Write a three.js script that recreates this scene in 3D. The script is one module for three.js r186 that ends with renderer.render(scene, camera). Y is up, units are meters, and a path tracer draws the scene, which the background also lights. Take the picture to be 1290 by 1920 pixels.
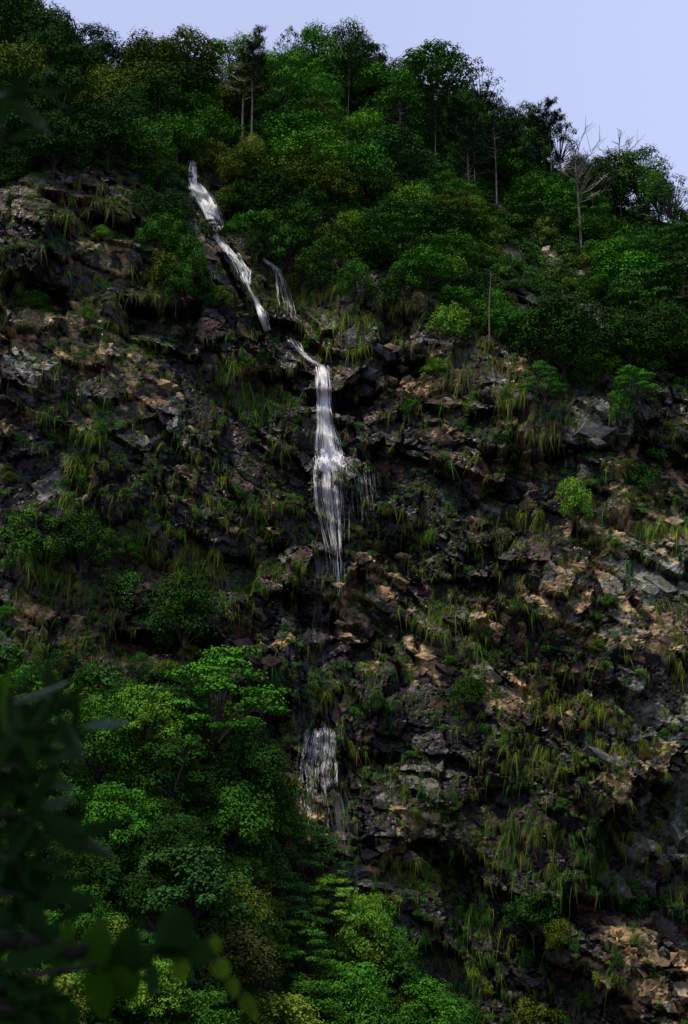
import * as THREE from 'three';
import { mergeGeometries } from 'three/addons/utils/BufferGeometryUtils.js';
import { ConvexGeometry } from 'three/addons/geometries/ConvexGeometry.js';

// ---------------------------------------------------------------- camera, sky, sun, exposure
const scene = new THREE.Scene();
const FOV = 36, PITCH = 16 * Math.PI / 180, EYE = 1.6;
const camera = new THREE.PerspectiveCamera(FOV, 688 / 1024, 0.1, 3000);
camera.position.set(0, EYE, 0);
camera.rotation.set(PITCH, 0, 0);
camera.focus = 110;
camera.userData.fStop = 4.6;
scene.add(camera);

const SKY_HORIZON = [0.58, 0.645, 0.92], SKY_ZENITH = [0.48, 0.57, 0.91];
{
  const W = 512, H = 256, d = new Float32Array(W * H * 4);
  for (let j = 0; j < H; j++) for (let i = 0; i < W; i++) {
    const el = Math.max(0, (j + 0.5) / H * 2 - 1), az = (i + 0.5) / W * Math.PI * 2;   // row 0 is the bottom
    const t = Math.min(1, el * 1.4);
    const soft = 1 + 0.035 * Math.sin(az * 3 + el * 6) + 0.03 * Math.sin(az * 5 - el * 9 + 1.3) + 0.02 * Math.sin(az * 11 + el * 17);
    const k = (j * W + i) * 4;
    for (let c = 0; c < 3; c++) d[k + c] = (SKY_HORIZON[c] * (1 - t) + SKY_ZENITH[c] * t) * soft;
    d[k + 3] = 1;
  }
  const sky = new THREE.DataTexture(d, W, H, THREE.RGBAFormat, THREE.FloatType);
  sky.mapping = THREE.EquirectangularReflectionMapping;
  sky.magFilter = sky.minFilter = THREE.LinearFilter;
  sky.needsUpdate = true;
  scene.background = sky;
  scene.environment = sky;
}
const sun = new THREE.DirectionalLight(0xfff1dc, 4.8);
sun.position.set(-48, 205, -86);
sun.target.position.set(0, 40, -110);
sun.castShadow = true;
sun.shadow.radius = 12;
sun.shadow.mapSize.set(4096, 4096);
Object.assign(sun.shadow.camera, { left: -90, right: 90, top: 110, bottom: -110, near: 1, far: 500 });
scene.add(sun, sun.target);

const renderer = new THREE.WebGLRenderer({ antialias: true });
renderer.setSize(688, 1024);
renderer.toneMapping = THREE.LinearToneMapping;
renderer.toneMappingExposure = 1.0;
renderer.shadowMap.enabled = true;

// ---------------------------------------------------------------- helpers
function rng(seed) { let a = seed >>> 0; return () => { a = (a + 0x6D2B79F5) | 0; let t = Math.imul(a ^ (a >>> 15), 1 | a); t = (t + Math.imul(t ^ (t >>> 7), 61 | t)) ^ t; return ((t ^ (t >>> 14)) >>> 0) / 4294967296; }; }
function hash(ix, iy, s) { let h = Math.imul(ix, 374761393) ^ Math.imul(iy, 668265263) ^ Math.imul(s, 974634777); h = Math.imul(h ^ (h >>> 13), 1274126177); h ^= h >>> 16; h = Math.imul(h, 2246822519); return ((h ^ (h >>> 15)) >>> 0) / 4294967296; }
const sm = t => t * t * (3 - 2 * t), clamp = (v, a, b) => Math.min(b, Math.max(a, v)), lerp = (a, b, t) => a + (b - a) * t;
const smooth = (a, b, v) => sm(clamp((v - a) / (b - a), 0, 1));
function vnoise(x, y, s) { const ix = Math.floor(x), iy = Math.floor(y), fx = sm(x - ix), fy = sm(y - iy); return lerp(lerp(hash(ix, iy, s), hash(ix + 1, iy, s), fx), lerp(hash(ix, iy + 1, s), hash(ix + 1, iy + 1, s), fx), fy); }
function fbm(x, y, s, o = 4) { let a = 0.5, v = 0, n = 0; for (let k = 0; k < o; k++) { v += a * vnoise(x, y, s + k); n += a; a *= 0.5; x = x * 2.03 + 17.1; y = y * 2.03 - 9.7; } return v / n; }
function interp(pts, x) { if (x <= pts[0][0]) return pts[0][1]; for (let i = 1; i < pts.length; i++) if (x <= pts[i][0]) { const a = pts[i - 1], b = pts[i]; return lerp(a[1], b[1], (x - a[0]) / (b[0] - a[0])); } return pts[pts.length - 1][1]; }
const taken = new Map();
function numbered(name) { const n = taken.get(name) || 0; taken.set(name, n + 1); return n ? `${name}_${String(n).padStart(3, '0')}` : name; }
function shade(o) { o.traverse(m => { if (m.isMesh) { m.castShadow = true; m.receiveShadow = true; } }); return o; }
function part(name, geometry, material, parent) { const m = new THREE.Mesh(geometry, material); m.name = name; m.castShadow = m.receiveShadow = true; parent.add(m); return m; }
function tag(o, label, category, group, kind) { if (label) o.userData.label = label; if (category) o.userData.category = category; if (group) o.userData.group = group; if (kind) o.userData.kind = kind; return o; }
const V3 = (x, y, z) => new THREE.Vector3(x, y, z);

// photograph pixel (1290 x 1920) -> direction from the standpoint
const TAN = Math.tan(FOV * Math.PI / 360), CP = Math.cos(PITCH), SP = Math.sin(PITCH);
function ray(px, py) { const nx = (px - 645) / 960 * TAN, ny = (960 - py) / 960 * TAN; return V3(nx, ny * CP + SP, -CP + ny * SP); }
const pxPerMetre = p => 960 / TAN / (-(p.z) * CP + (p.y - EYE) * SP);
function toPx(p) { const z = -p.z * CP + (p.y - EYE) * SP, y = (p.y - EYE) * CP + p.z * SP; return [645 + p.x / z * 960 / TAN, 960 - y / z * 960 / TAN]; }

// ---------------------------------------------------------------- the shape of the mountain: z = -frontOf(x, y)
const TOP = [[-60, 62], [-34, 58], [-26, 54.5], [-20, 55.5], [-14, 58], [-8, 55.5], [0, 50], [6, 46.5], [11, 41], [15, 38], [19, 39], [24, 37.5], [34, 35], [60, 30]];
const SPUR = [[-60, 26], [-24, 20], [-9, 18.5], [-5, 14], [-3, 8], [1.5, 4.4], [6, -1.5], [10, -9], [60, -60]];
const GULLY = [[690, -1.3], [640, -4], [545, -7.3], [490, -8.5], [430, -10.8], [345, -12.6], [300, -13], [200, -13.5]];
const softplus = (t, k) => t > 6 * k ? t : t < -6 * k ? 0 : k * Math.log(1 + Math.exp(t / k));
function macro(x, y) {
  const top = interp(TOP, x);
  let z = 88 + 0.30 * (y + 5) + 0.66 * softplus(y - top, 2.5);
  z += -4.0 * Math.exp(-(((x + 24) / 9) ** 2)) * smooth(10, 30, y);            // left buttress comes forward
  z += -0.16 * Math.max(0, x - 8) * 1.0;                                         // right wall swings forward
  z += 1.6 * Math.sin(x * 0.21 + y * 0.05) * smooth(66, 40, y);
  const gx = lerp(-1.3, -13, smooth(42, 68, y)), gd = (x - gx) / (2.2 + 0.08 * Math.max(0, y - 40));
  z += 3.6 * Math.exp(-gd * gd) * smooth(40, 52, y) * smooth(95, 70, y);         // gully that the stream cut
  const s = interp(SPUR, x);
  const zs = 92.5 - 0.85 * (s - y) + 2.2 * (fbm(x * 0.12, y * 0.12, 5, 3) - 0.5);
  const d = zs - z;                                                              // smooth minimum with the wooded spur
  return z - softplus(-d, 0.5);
}
const wooded = (x, y) => Math.max(smooth(0.5, 4.5, y - interp(TOP, x) + 5 * (fbm(x * 0.2, y * 0.2, 9, 3) - 0.5)), smooth(0.5, 2, interp(SPUR, x) - y + 2.5 * (fbm(x * 0.3, y * 0.3, 19, 3) - 0.5)));
function hit(px, py, f = macro) {
  const r = ray(px, py); r.divideScalar(-r.z);
  let a = 50, b = 50;
  for (; b < 260; b += 1.5) { if (f(r.x * b, EYE + r.y * b) < b) break; a = b; }
  for (let k = 0; k < 22; k++) { const m = (a + b) / 2; if (f(r.x * m, EYE + r.y * m) < m) b = m; else a = m; }
  return V3(r.x * b, EYE + r.y * b, -b);
}
// recesses under overhangs and blocks that stand out, as seen on the wall
const HOLLOWS = [[290, 600, 75, 60, 3.2], [215, 430, 70, 32, 2.0], [640, 752, 70, 22, 1.3], [985, 865, 75, 26, 1.8], [770, 690, 50, 22, 1.3], [1130, 1715, 110, 34, 2.4], [560, 1165, 70, 55, 1.4], [620, 1185, 60, 24, 1.0], [60, 545, 60, 40, 1.8], [880, 1110, 80, 40, 1.2], [300, 1215, 110, 45, 2.0], [530, 720, 60, 24, 1.0], [690, 1460, 60, 60, 1.4], [930, 790, 60, 30, 1.4], [700, 1230, 40, 24, 1.2], [1120, 850, 40, 16, 1.2], [410, 370, 40, 40, 1.2], [470, 420, 60, 40, 2], [850, 1640, 60, 34, 1.2], [740, 1640, 50, 26, 0.9], [940, 1500, 60, 20, 0.8]].map(([px, py, rx, ry, d]) => { const p = hit(px, py), k = pxPerMetre(p); return [p.x, p.y, rx / k, ry / k, d]; });
function hollows(x, y) {
  let v = 0;
  for (const [cx, cy, rx, ry, d] of HOLLOWS) {
    const u = (x - cx) / rx, w = (y - cy) / ry;
    if (Math.abs(u) > 1.4 || w > 1.2 || w < -2) continue;
    const e = 0.35 * (fbm(x * 0.9, y * 0.9, 77, 3) - 0.5);
    v += d * smooth(1.1, 0.75, Math.abs(u) + e) * smooth(0.95, 0.85, w + e) * smooth(-1.7, 0.6, w);
  }
  return v;
}
const DIP = -36 * Math.PI / 180, CD = Math.cos(DIP), SD = Math.sin(DIP);
const cellOut = { a: 0, b: 0, c: 0, d: 0, edge: 0, u: 0, v: 0 };
function cell(u, v, seed) {                                                      // the block that a point of the face belongs to
  const iu = Math.floor(u), iv = Math.floor(v); let best = 9, second = 9, bi = 0, bj = 0, bu = 0, bv = 0;
  for (let j = -1; j <= 1; j++) for (let i = -1; i <= 1; i++) {
    const cu = iu + i + 0.12 + 0.76 * hash(iu + i, iv + j, seed), cv = iv + j + 0.12 + 0.76 * hash(iu + i, iv + j, seed + 1);
    const du = u - cu, dv = v - cv, q = Math.max(Math.abs(du + 0.3 * dv), Math.abs(dv - 0.25 * du)) + 0.25 * (Math.abs(du) + Math.abs(dv));
    if (q < best) { second = best; best = q; bi = iu + i; bj = iv + j; bu = du; bv = dv; } else if (q < second) second = q;
  }
  const o = cellOut; o.a = hash(bi, bj, seed + 2); o.b = hash(bi, bj, seed + 3); o.c = hash(bi, bj, seed + 4); o.d = hash(bi, bj, seed + 5); o.edge = second - best; o.u = bu; o.v = bv; return o;
}
const LAYERS = [[6.5, 4.4, 2.2, 2.6, 101], [2.3, 1.5, 1.0, 1.5, 202], [0.95, 0.62, 0.34, 0.6, 303], [0.42, 0.28, 0.11, 0.26, 404]];
function strata(x, y) {                                                          // coordinates along and across the bent layering
  const bend = 1 - 0.75 * smooth(0, 9, x);
  const wx = x + 5.5 * bend * (fbm(x * 0.09 + 3, y * 0.09, 29, 2) - 0.5) + 1.3 * (fbm(x * 0.35, y * 0.35, 31, 3) - 0.5), wy = y + 6.5 * bend * (fbm(x * 0.09 + 40, y * 0.09, 27, 2) - 0.5) + 1.3 * (fbm(x * 0.35 + 9, y * 0.35, 37, 3) - 0.5);
  return [wx * CD + wy * SD, -wx * SD + wy * CD];
}
function relief(x, y, w = wooded(x, y)) {
  const amp = 1 - 0.72 * w;
  const [u, v] = strata(x, y), rough = 0.25 + 1.1 * smooth(0.38, 0.62, fbm(x * 0.22, y * 0.22, 57, 3));
  let d = 0;
  for (const [su, sv, A, B, seed] of LAYERS) {
    const c = cell(u / su, v / sv, seed);
    const k = seed > 250 ? rough : 1;
    d += k * (A * (c.a - 0.5) + B * ((c.b - 0.5) * c.u * 0.6 + (c.c - 0.42) * c.v));
    if (seed > 150) d -= 0.22 * sv * smooth(0.08, 0.0, c.edge);
  }
  d += 1.2 * (fbm(x * 0.16, y * 0.16, 51, 4) - 0.5) * 2;
  return amp * d;
}
const frontOf = (x, y) => { const w = wooded(x, y); return macro(x, y) - relief(x, y, w) + hollows(x, y) * (1 - w); };
const at = (px, py) => hit(px, py, frontOf);

// ---------------------------------------------------------------- textures and rock materials
function noiseTexture(size, fn, srgb) {
  const d = new Uint8Array(size * size * 4);
  for (let j = 0; j < size; j++) for (let i = 0; i < size; i++) { const v = fn(i / size, j / size), k = (j * size + i) * 4; d[k] = clamp(v[0], 0, 1) * 255; d[k + 1] = clamp(v[1], 0, 1) * 255; d[k + 2] = clamp(v[2], 0, 1) * 255; d[k + 3] = 255; }
  const t = new THREE.DataTexture(d, size, size); t.wrapS = t.wrapT = THREE.RepeatWrapping; t.magFilter = THREE.LinearFilter; t.minFilter = THREE.LinearMipmapLinearFilter; t.generateMipmaps = true; if (srgb) t.colorSpace = THREE.SRGBColorSpace; t.needsUpdate = true; return t;
}
function tiled(u, v, f, s, o = 5) {                                              // periodic fbm
  let a = 0.5, r = 0, n = 0;
  for (let k = 0; k < o; k++) { const P = f << k, x = u * P, y = v * P, ix = Math.floor(x), iy = Math.floor(y), fx = sm(x - ix), fy = sm(y - iy), h = (i, j) => hash(((i % P) + P) % P, ((j % P) + P) % P, s + k);
    r += a * lerp(lerp(h(ix, iy), h(ix + 1, iy), fx), lerp(h(ix, iy + 1), h(ix + 1, iy + 1), fx), fy); n += a; a *= 0.55; }
  return r / n;
}
const rockColour = noiseTexture(512, (u, v) => { const n = tiled(u, v, 6, 11, 6), g = tiled(u, v, 24, 71, 4), k = 0.62 + 0.75 * (n - 0.5) + 0.5 * (g - 0.5); const warm = tiled(u, v, 4, 131, 3) - 0.5; return [k + 0.12 * warm, k, k - 0.1 * warm]; }, true);
const rockBump = noiseTexture(512, (u, v) => { const n = tiled(u, v, 10, 311, 6), c = Math.abs(tiled(u, v, 7, 411, 5) - 0.5) * 5; const k = 0.6 * n + 0.4 * Math.min(1, c); return [k, k, k]; });
const rockRough = noiseTexture(256, (u, v) => { const k = 0.42 + 0.9 * (tiled(u, v, 3, 511, 5) - 0.32); return [k, k, k]; });
function rockMaterial(r, g, b, vertex) { const m = new THREE.MeshPhysicalMaterial({ map: rockColour, bumpMap: rockBump, bumpScale: 0.06, roughnessMap: rockRough, roughness: 1, flatShading: true, vertexColors: !!vertex, specularIntensity: 0.45 }); m.color.setRGB(r, g, b); return m; }
const cliffMaterial = rockMaterial(1.7, 1.7, 1.7, true);

const TONE = { wet: [0.012, 0.009, 0.012], dark: [0.023, 0.014, 0.019], brown: [0.060, 0.034, 0.033], rust: [0.075, 0.036, 0.025], tan: [0.35, 0.25, 0.135], pale: [0.41, 0.335, 0.225], grey: [0.12, 0.115, 0.112], lichen: [0.16, 0.18, 0.15], humus: [0.012, 0.012, 0.007] };
// where the photograph shows drier, paler stone: [px, py, rx, ry, tone, strength]
const PATCHES = [[110, 620, 110, 90, 'tan', .55], [60, 690, 60, 40, 'lichen', .5], [40, 330, 90, 45, 'grey', .5], [200, 480, 60, 40, 'tan', .3], [260, 720, 60, 50, 'tan', .5], [110, 740, 70, 40, 'grey', .4], [130, 880, 40, 60, 'lichen', .5], [270, 850, 50, 60, 'lichen', .4], [340, 780, 30, 40, 'tan', .4],
  [690, 1080, 55, 70, 'tan', .8], [650, 1140, 60, 60, 'tan', .7], [800, 1240, 60, 40, 'tan', .6], [480, 1010, 40, 22, 'tan', .4], [740, 1150, 60, 40, 'pale', .4], [540, 800, 40, 30, 'tan', .25],
  [760, 715, 40, 30, 'tan', .7], [720, 670, 70, 30, 'grey', .5], [1110, 800, 60, 60, 'lichen', .7], [1170, 880, 70, 60, 'tan', .55], [1080, 860, 60, 50, 'grey', .4], [1260, 920, 60, 70, 'tan', .7], [1160, 1000, 110, 70, 'tan', .55], [1120, 1100, 110, 80, 'tan', .5], [1230, 1080, 80, 90, 'lichen', .5], [1060, 1170, 70, 70, 'tan', .5], [1190, 1200, 100, 80, 'tan', .5], [980, 1310, 90, 60, 'tan', .65], [1100, 1330, 80, 60, 'rust', .4], [1220, 1380, 90, 80, 'lichen', .6], [1260, 1500, 60, 90, 'lichen', .7], [1100, 1420, 90, 40, 'grey', .5], [1230, 1440, 60, 40, 'tan', .5],
  [740, 1530, 70, 50, 'tan', .5], [850, 1560, 50, 26, 'pale', .5], [700, 1590, 40, 20, 'pale', .5], [1245, 1840, 60, 80, 'tan', .9], [1180, 1750, 60, 40, 'tan', .5], [1070, 560, 110, 40, 'grey', .55], [1140, 620, 60, 30, 'pale', .5], [1020, 460, 40, 30, 'grey', .4], [700, 580, 60, 30, 'brown', .5], [630, 560, 50, 40, 'brown', .5], [830, 770, 60, 40, 'tan', .3], [990, 860, 50, 40, 'tan', .35], [930, 1140, 40, 40, 'pale', .3], [850, 880, 50, 40, 'rust', .4], [1070, 1250, 60, 60, 'rust', .4], [900, 900, 60, 40, 'rust', .4], [610, 720, 30, 30, 'brown', .4], [1200, 760, 60, 40, 'grey', .4], [1200, 1300, 60, 60, 'grey', .4],
  [340, 960, 90, 90, 'dark', .4], [450, 830, 120, 70, 'dark', .4], [830, 1420, 150, 90, 'wet', .9], [610, 1000, 60, 80, 'wet', .7], [880, 1780, 180, 120, 'wet', .85], [580, 1280, 80, 90, 'wet', .7], [760, 960, 110, 90, 'wet', .7], [860, 1040, 100, 60, 'wet', .6], [40, 850, 60, 50, 'wet', .7], [470, 1240, 60, 40, 'dark', .9], [480, 640, 70, 30, 'brown', .5], [610, 780, 40, 80, 'wet', .8], [640, 930, 70, 80, 'wet', .8], [600, 1120, 45, 90, 'wet', .6], [600, 1420, 70, 90, 'wet', .8], [680, 1500, 60, 90, 'wet', .8], [420, 500, 60, 60, 'wet', .7], [520, 600, 60, 50, 'wet', .8], [390, 390, 40, 50, 'wet', .7]].map(([px, py, rx, ry, t, s]) => { const p = hit(px, py), k = pxPerMetre(p); return [p.x, p.y, rx / k, ry / k, t, s]; });
function rockTone(x, y, r1, r2, out) {
  let tone = r1 < 0.56 ? 'dark' : r1 < 0.82 ? 'brown' : r1 < 0.88 ? 'rust' : r1 < 0.93 ? 'grey' : r1 < 0.97 ? 'tan' : 'lichen';
  for (const [cx, cy, rx, ry, t, s] of PATCHES) {
    const q = ((x - cx) / rx) ** 2 + ((y - cy) / ry) ** 2;
    if (q < 1.5 && hash(Math.floor(r1 * 1e6), Math.floor(r2 * 1e6), 7) < s * (x > 8 ? 1.3 : 1.1) * (q < 0.7 ? 1 : 0.5)) tone = t;
  }
  const c = TONE[tone], k = 0.75 + 0.5 * r2;
  out[0] = c[0] * k; out[1] = c[1] * k; out[2] = c[2] * k; return tone;
}

// ---------------------------------------------------------------- the mountain
const RIDGE = [[-60, 10], [0, 30], [60, 70], [130, 110], [200, 150], [300, 165], [360, 160], [450, 160], [520, 150], [600, 135], [680, 150], [740, 190], [800, 195], [900, 230], [980, 285], [1080, 345], [1180, 395], [1290, 430], [1400, 470]].map(([px, py]) => { const p = hit(px, py); return [p.x, p.y]; }).sort((a, b) => a[0] - b[0]);
RIDGE.unshift([RIDGE[0][0] - 60, RIDGE[0][1] + 18]); RIDGE.push([RIDGE[RIDGE.length - 1][0] + 60, RIDGE[RIDGE.length - 1][1] - 22]);
const ridgeY = x => interp(RIDGE, x);
let cliff;
{
  const r = rng(4), xs = [], ts = [];
  for (let x = -140; x < -31; x += 2.5) xs.push(x);
  for (let x = -31; x < 31; x += 0.125) xs.push(x);
  for (let x = 31; x <= 140; x += 2.5) xs.push(x);
  for (let y = -9; y < 63; y += 0.125) ts.push(y);
  const fine = ts.length, up = 70, back = 24, nx = xs.length, ny = fine + up + back;
  const pos = new Float32Array(nx * ny * 3), col = new Float32Array(nx * ny * 3), uv = new Float32Array(nx * ny * 2), c3 = [0, 0, 0], damp = new Uint8Array(nx * ny);
  for (let j = 0; j < ny; j++) for (let i = 0; i < nx; i++) {
    const k = j * nx + i; let x = xs[i], y, z, ridge = Math.max(64, ridgeY(x) + 1.5 * (fbm(x * 0.15, 3, 61) - 0.5));
    const cut = Math.min(1, ridgeY(x) / 64);
    let behind = 0;
    if (j < fine) { y = ts[j]; }
    else if (j < fine + up) y = lerp(63, ridge, (j - fine + 1) / up);
    else { behind = (j - fine - up + 1) / back; y = ridge; }
    const limit = ridgeY(x);
    let over = 0;
    if (y > limit) { over = y - limit; }                                        // past the crest the ground falls away behind
    if (j < fine && Math.abs(x) < 31) { x += (r() - 0.5) * 0.07; y += (r() - 0.5) * 0.07; }
    const w = wooded(x, Math.min(y, limit));
    z = frontOf(x, Math.min(y, limit)) + over * 1.1 + behind * 110;
    const yy = Math.min(y, limit) - over * 0.5 - behind * 45;
    pos[k * 3] = x; pos[k * 3 + 1] = yy; pos[k * 3 + 2] = -z;
    uv[k * 2] = x / 3.1; uv[k * 2 + 1] = (y + z * 0.35) / 3.1;
    const [u, v] = strata(x, y);
    const big = cell(u / 0.95, v / 0.62, 303), r1 = big.b, r2 = big.d;
    const mid = cell(u / 2.3, v / 1.5, 202), q1 = mid.b;
    const tone = rockTone(x, y, r2 < 0.65 ? q1 : r1, hash(Math.floor(r1 * 9999), Math.floor(r2 * 9999), 3), c3);
    damp[k] = tone === 'wet' || (tone === 'dark' && r1 < 0.35) ? 1 : 0;
    if (fbm(x * 0.8, y * 0.8, 88, 4) > 0.62 - 0.5 * w || w > 0.85) { const h = TONE.humus, s = 0.8 + 0.5 * hash(i, j, 5); c3[0] = h[0] * s; c3[1] = h[1] * s; c3[2] = h[2] * s; }
    col.set(c3, k * 3);
  }
  const dry = [], wet = [], face = (a, b, c) => (damp[a] && damp[b] ? wet : dry).push(a, b, c);
  for (let j = 0; j < ny - 1; j++) for (let i = 0; i < nx - 1; i++) { const a = j * nx + i, b = a + 1, c = a + nx, d = c + 1; if ((i + j) & 1) { face(a, b, d); face(a, d, c); } else { face(a, b, c); face(b, d, c); } }
  const idx = new Uint32Array(dry.length + wet.length); idx.set(dry); idx.set(wet, dry.length);
  const g = new THREE.BufferGeometry();
  g.setAttribute('position', new THREE.BufferAttribute(pos, 3)); g.setAttribute('color', new THREE.BufferAttribute(col, 3)); g.setAttribute('uv', new THREE.BufferAttribute(uv, 2)); g.setIndex(new THREE.BufferAttribute(idx, 1));
  g.addGroup(0, dry.length, 0); g.addGroup(dry.length, wet.length, 1);
  const dampMaterial = cliffMaterial.clone(); dampMaterial.roughnessMap = null; dampMaterial.roughness = 0.52; dampMaterial.specularIntensity = 0.6; dampMaterial.bumpScale = 0.03;
  cliff = part('cliff', g, [cliffMaterial, dampMaterial], scene);
  tag(cliff, 'steep dark rock wall with ledges rising to a wooded ridge', 'cliff', null, 'structure');
  console.log('cliff', nx, ny);
}
{ // valley floor, and the bank that the camera stands on
  const n = 90, S = 700, g = new THREE.PlaneGeometry(S, S, n, n); g.rotateX(-Math.PI / 2);
  const p = g.attributes.position;
  for (let i = 0; i < p.count; i++) { const x = p.getX(i), z = p.getZ(i); p.setY(i, lerp(-10, 0, smooth(-34, -4, z)) + 30 * smooth(14, 120, z) + (fbm(x * 0.05, z * 0.05, 7) - 0.5) * 1.2 * smooth(3, 12, Math.hypot(x, z))); }
  g.computeVertexNormals();
  const m = new THREE.MeshStandardMaterial({ roughness: 1, map: rockColour }); m.color.setRGB(0.05, 0.06, 0.03);
  tag(part('ground', g, m, scene), 'dark soil of the valley floor below the cliff', 'ground', null, 'structure');
}

// ---------------------------------------------------------------- separate stones in the wall
const stoneShapes = [];
for (let k = 0; k < 14; k++) {
  const r = rng(900 + k), pts = [];
  for (const sx of [-1, 1]) for (const sy of [-1, 1]) for (const sz of [-1, 1]) pts.push(V3(sx * (0.32 + 0.2 * r()) + 0.15 * sy, sy * (0.2 + 0.2 * r()), sz * (0.22 + 0.2 * r())));
  for (let q = 0; q < 9; q++) { const a = r() * 6.283, e = r() * 2 - 1; pts.push(V3(Math.cos(a) * (0.38 + 0.14 * r()), Math.sin(a) * (0.26 + 0.12 * r()), e * 0.36)); }
  const g = new ConvexGeometry(pts); const p = g.attributes.position, uv = new Float32Array(p.count * 2);
  for (let i = 0; i < p.count; i++) { uv[i * 2] = p.getX(i) * 0.4 + p.getZ(i) * 0.2 + k * 0.13; uv[i * 2 + 1] = p.getY(i) * 0.4 + p.getZ(i) * 0.3 + k * 0.37; }
  g.setAttribute('uv', new THREE.BufferAttribute(uv, 2)); stoneShapes.push(g);
}
const stoneMats = {}; for (const t of Object.keys(TONE)) stoneMats[t] = rockMaterial(...TONE[t].map(c => c * 1.7));
const stoneRandom = rng(55);
function stone(p, size, tone, sx = 1, sy = 1, turn = null, label) {
  const m = part(numbered('rock_block'), stoneShapes[Math.floor(stoneRandom() * stoneShapes.length)], stoneMats[tone], cliff);
  m.position.copy(p); m.position.z -= 0.2 * size; m.scale.set(size * sx, size * sy, size * 0.9);
  m.rotation.set(-0.25 + (stoneRandom() - 0.5) * 0.5, (stoneRandom() - 0.5) * 0.7, turn ?? (-0.65 + (stoneRandom() - 0.5) * 0.7));
  if (label) m.userData.label = label;
}
const BIG = [[1112, 808, 2.6, 'grey', 1.1, .9, -.3, 'pale grey lichened slab jutting over a dark hollow'], [762, 714, 1.2, 'tan', .9, 1, .1, 'square ochre block under the overhang'], [720, 660, 2.8, 'grey', 1.4, .5, -.55, 'long grey slab over the ochre block'], [655, 712, 1.7, 'brown', .9, 1.1, -.3], [690, 755, 1.7, 'dark', 1, .9, -.8], [470, 1228, 3.2, 'brown', 1.2, .55, -.75, 'smooth purplish slab leaning at the edge of the trees'], [1240, 1800, 2.0, 'tan', 1.1, .8, -.1], [1225, 1850, 1.7, 'tan', 1, .9, .2], [1275, 1855, 2.2, 'pale', 1, 1.2, -.2], [1250, 1765, 1.2, 'grey', 1, .7, 0], [690, 1058, 1.3, 'tan', 1, 1, -.2], [950, 1150, 1.9, 'pale', .5, 1.3, .55, 'pale upright flake on the dark wall'], [800, 1235, 1.7, 'tan', 1, .7, -.6], [480, 1010, 1.3, 'tan', 1.2, .6, -.5], [60, 958, 1.0, 'pale', 1.4, .7, -.2], [120, 640, 1.3, 'tan', .9, 1.2, -.4], [150, 605, 1.2, 'tan', .8, 1.3, -.3], [205, 650, .9, 'pale', .7, 1.1, -.2], [300, 720, 1.6, 'tan', 1.2, .8, -.6], [155, 700, 1.2, 'tan', .7, 1.2, .5], [80, 690, 2.0, 'lichen', 1.1, .8, -.2], [275, 830, 1.2, 'lichen', .7, 1.3, .6], [330, 795, 1.0, 'lichen', .5, 1.6, .1], [205, 660, 1, 'pale', .7, 1, 0], [440, 835, 1.5, 'dark', 1.2, .6, -.1], [1170, 870, 1.8, 'tan', 1.2, .7, -.8], [1265, 960, 2.6, 'tan', .6, 1.3, .5], [1280, 1010, 1.6, 'pale', .6, 1.3, .1], [1075, 1340, 1.2, 'tan', .8, 1, -.6], [1180, 1000, 1.6, 'tan', 1.2, .8, -.5], [1240, 1100, 2.0, 'lichen', 1.3, .8, -.7], [1120, 1110, 1.4, 'brown', .6, 1.4, .5], [960, 1300, 1.5, 'tan', 1.3, .7, -.5], [1265, 1420, 2.6, 'lichen', 1.3, .7, -.6, 'large pale green-grey slab at the edge of the wall'], [1275, 1560, 1.7, 'lichen', .6, 1.3, .5], [1262, 1600, 1.3, 'lichen', .6, 1.2, .6], [1130, 1420, 1.8, 'lichen', 1.2, .6, -.7], [840, 1725, 1.3, 'dark', .8, 1.2, .3], [990, 1840, 1.6, 'dark', 1.1, .8, -.6], [1100, 575, 1.6, 'grey', 1.5, .6, -.3], [1140, 620, 1.6, 'pale', 1.4, .5, -.5], [1150, 635, 1, 'pale', 1.3, .6, -.4], [1025, 468, 1.3, 'pale', 1, 1, .2], [375, 300, 1.9, 'rust', .8, 1.3, .3, 'dark red rock beside the lip of the fall'], [720, 1585, .8, 'pale', 1, .8, -.4], [850, 1560, 1.1, 'pale', 1.2, .7, -.5], [505, 500, 1.1, 'dark', 1, .8, 0], [445, 575, 1.2, 'brown', 1.5, .5, -.1]];
for (const [px, py, s, tone, sx, sy, turn, label] of BIG) { const p = at(px, py); stone(p, s * 0.72, tone, sx, sy, turn, label); for (let k = 0; k < 2; k++) { const f = at(px + (stoneRandom() - 0.5) * s * 34, py + (0.2 + stoneRandom()) * s * 14); stone(f, s * (0.25 + 0.25 * stoneRandom()), tone, 1, 1); } }
{ const r = rng(77); let n = 0, guard = 0;
  while (n < 150 && guard++ < 5000) {
    const b = PATCHES[Math.floor(r() * PATCHES.length)], dark = b[4] === 'wet' || b[4] === 'dark';
    if (dark && r() < 0.6) continue;
    const a = r() * 6.283, q = Math.sqrt(r()) * 1.1, x = b[0] + Math.cos(a) * q * b[2], y = b[1] + Math.sin(a) * q * b[3];
    const [px, py] = toPx(V3(x, y, -frontOf(x, y)));
    if (px < 0 || px > 1290 || py > 1915 || wooded(x, y) > 0.4) continue;
    const tone = r() < 0.68 ? b[4] : ['brown', 'grey', 'dark', 'tan'][Math.floor(r() * 4)];
    stone(V3(x, y, -frontOf(x, y) + 0.02), 0.3 + 0.7 * r() * r() + (dark ? 0.2 : 0), tone, 0.8 + 0.7 * r(), 0.7 + 0.5 * r()); n++;
  } }
console.log('stones done');

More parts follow.
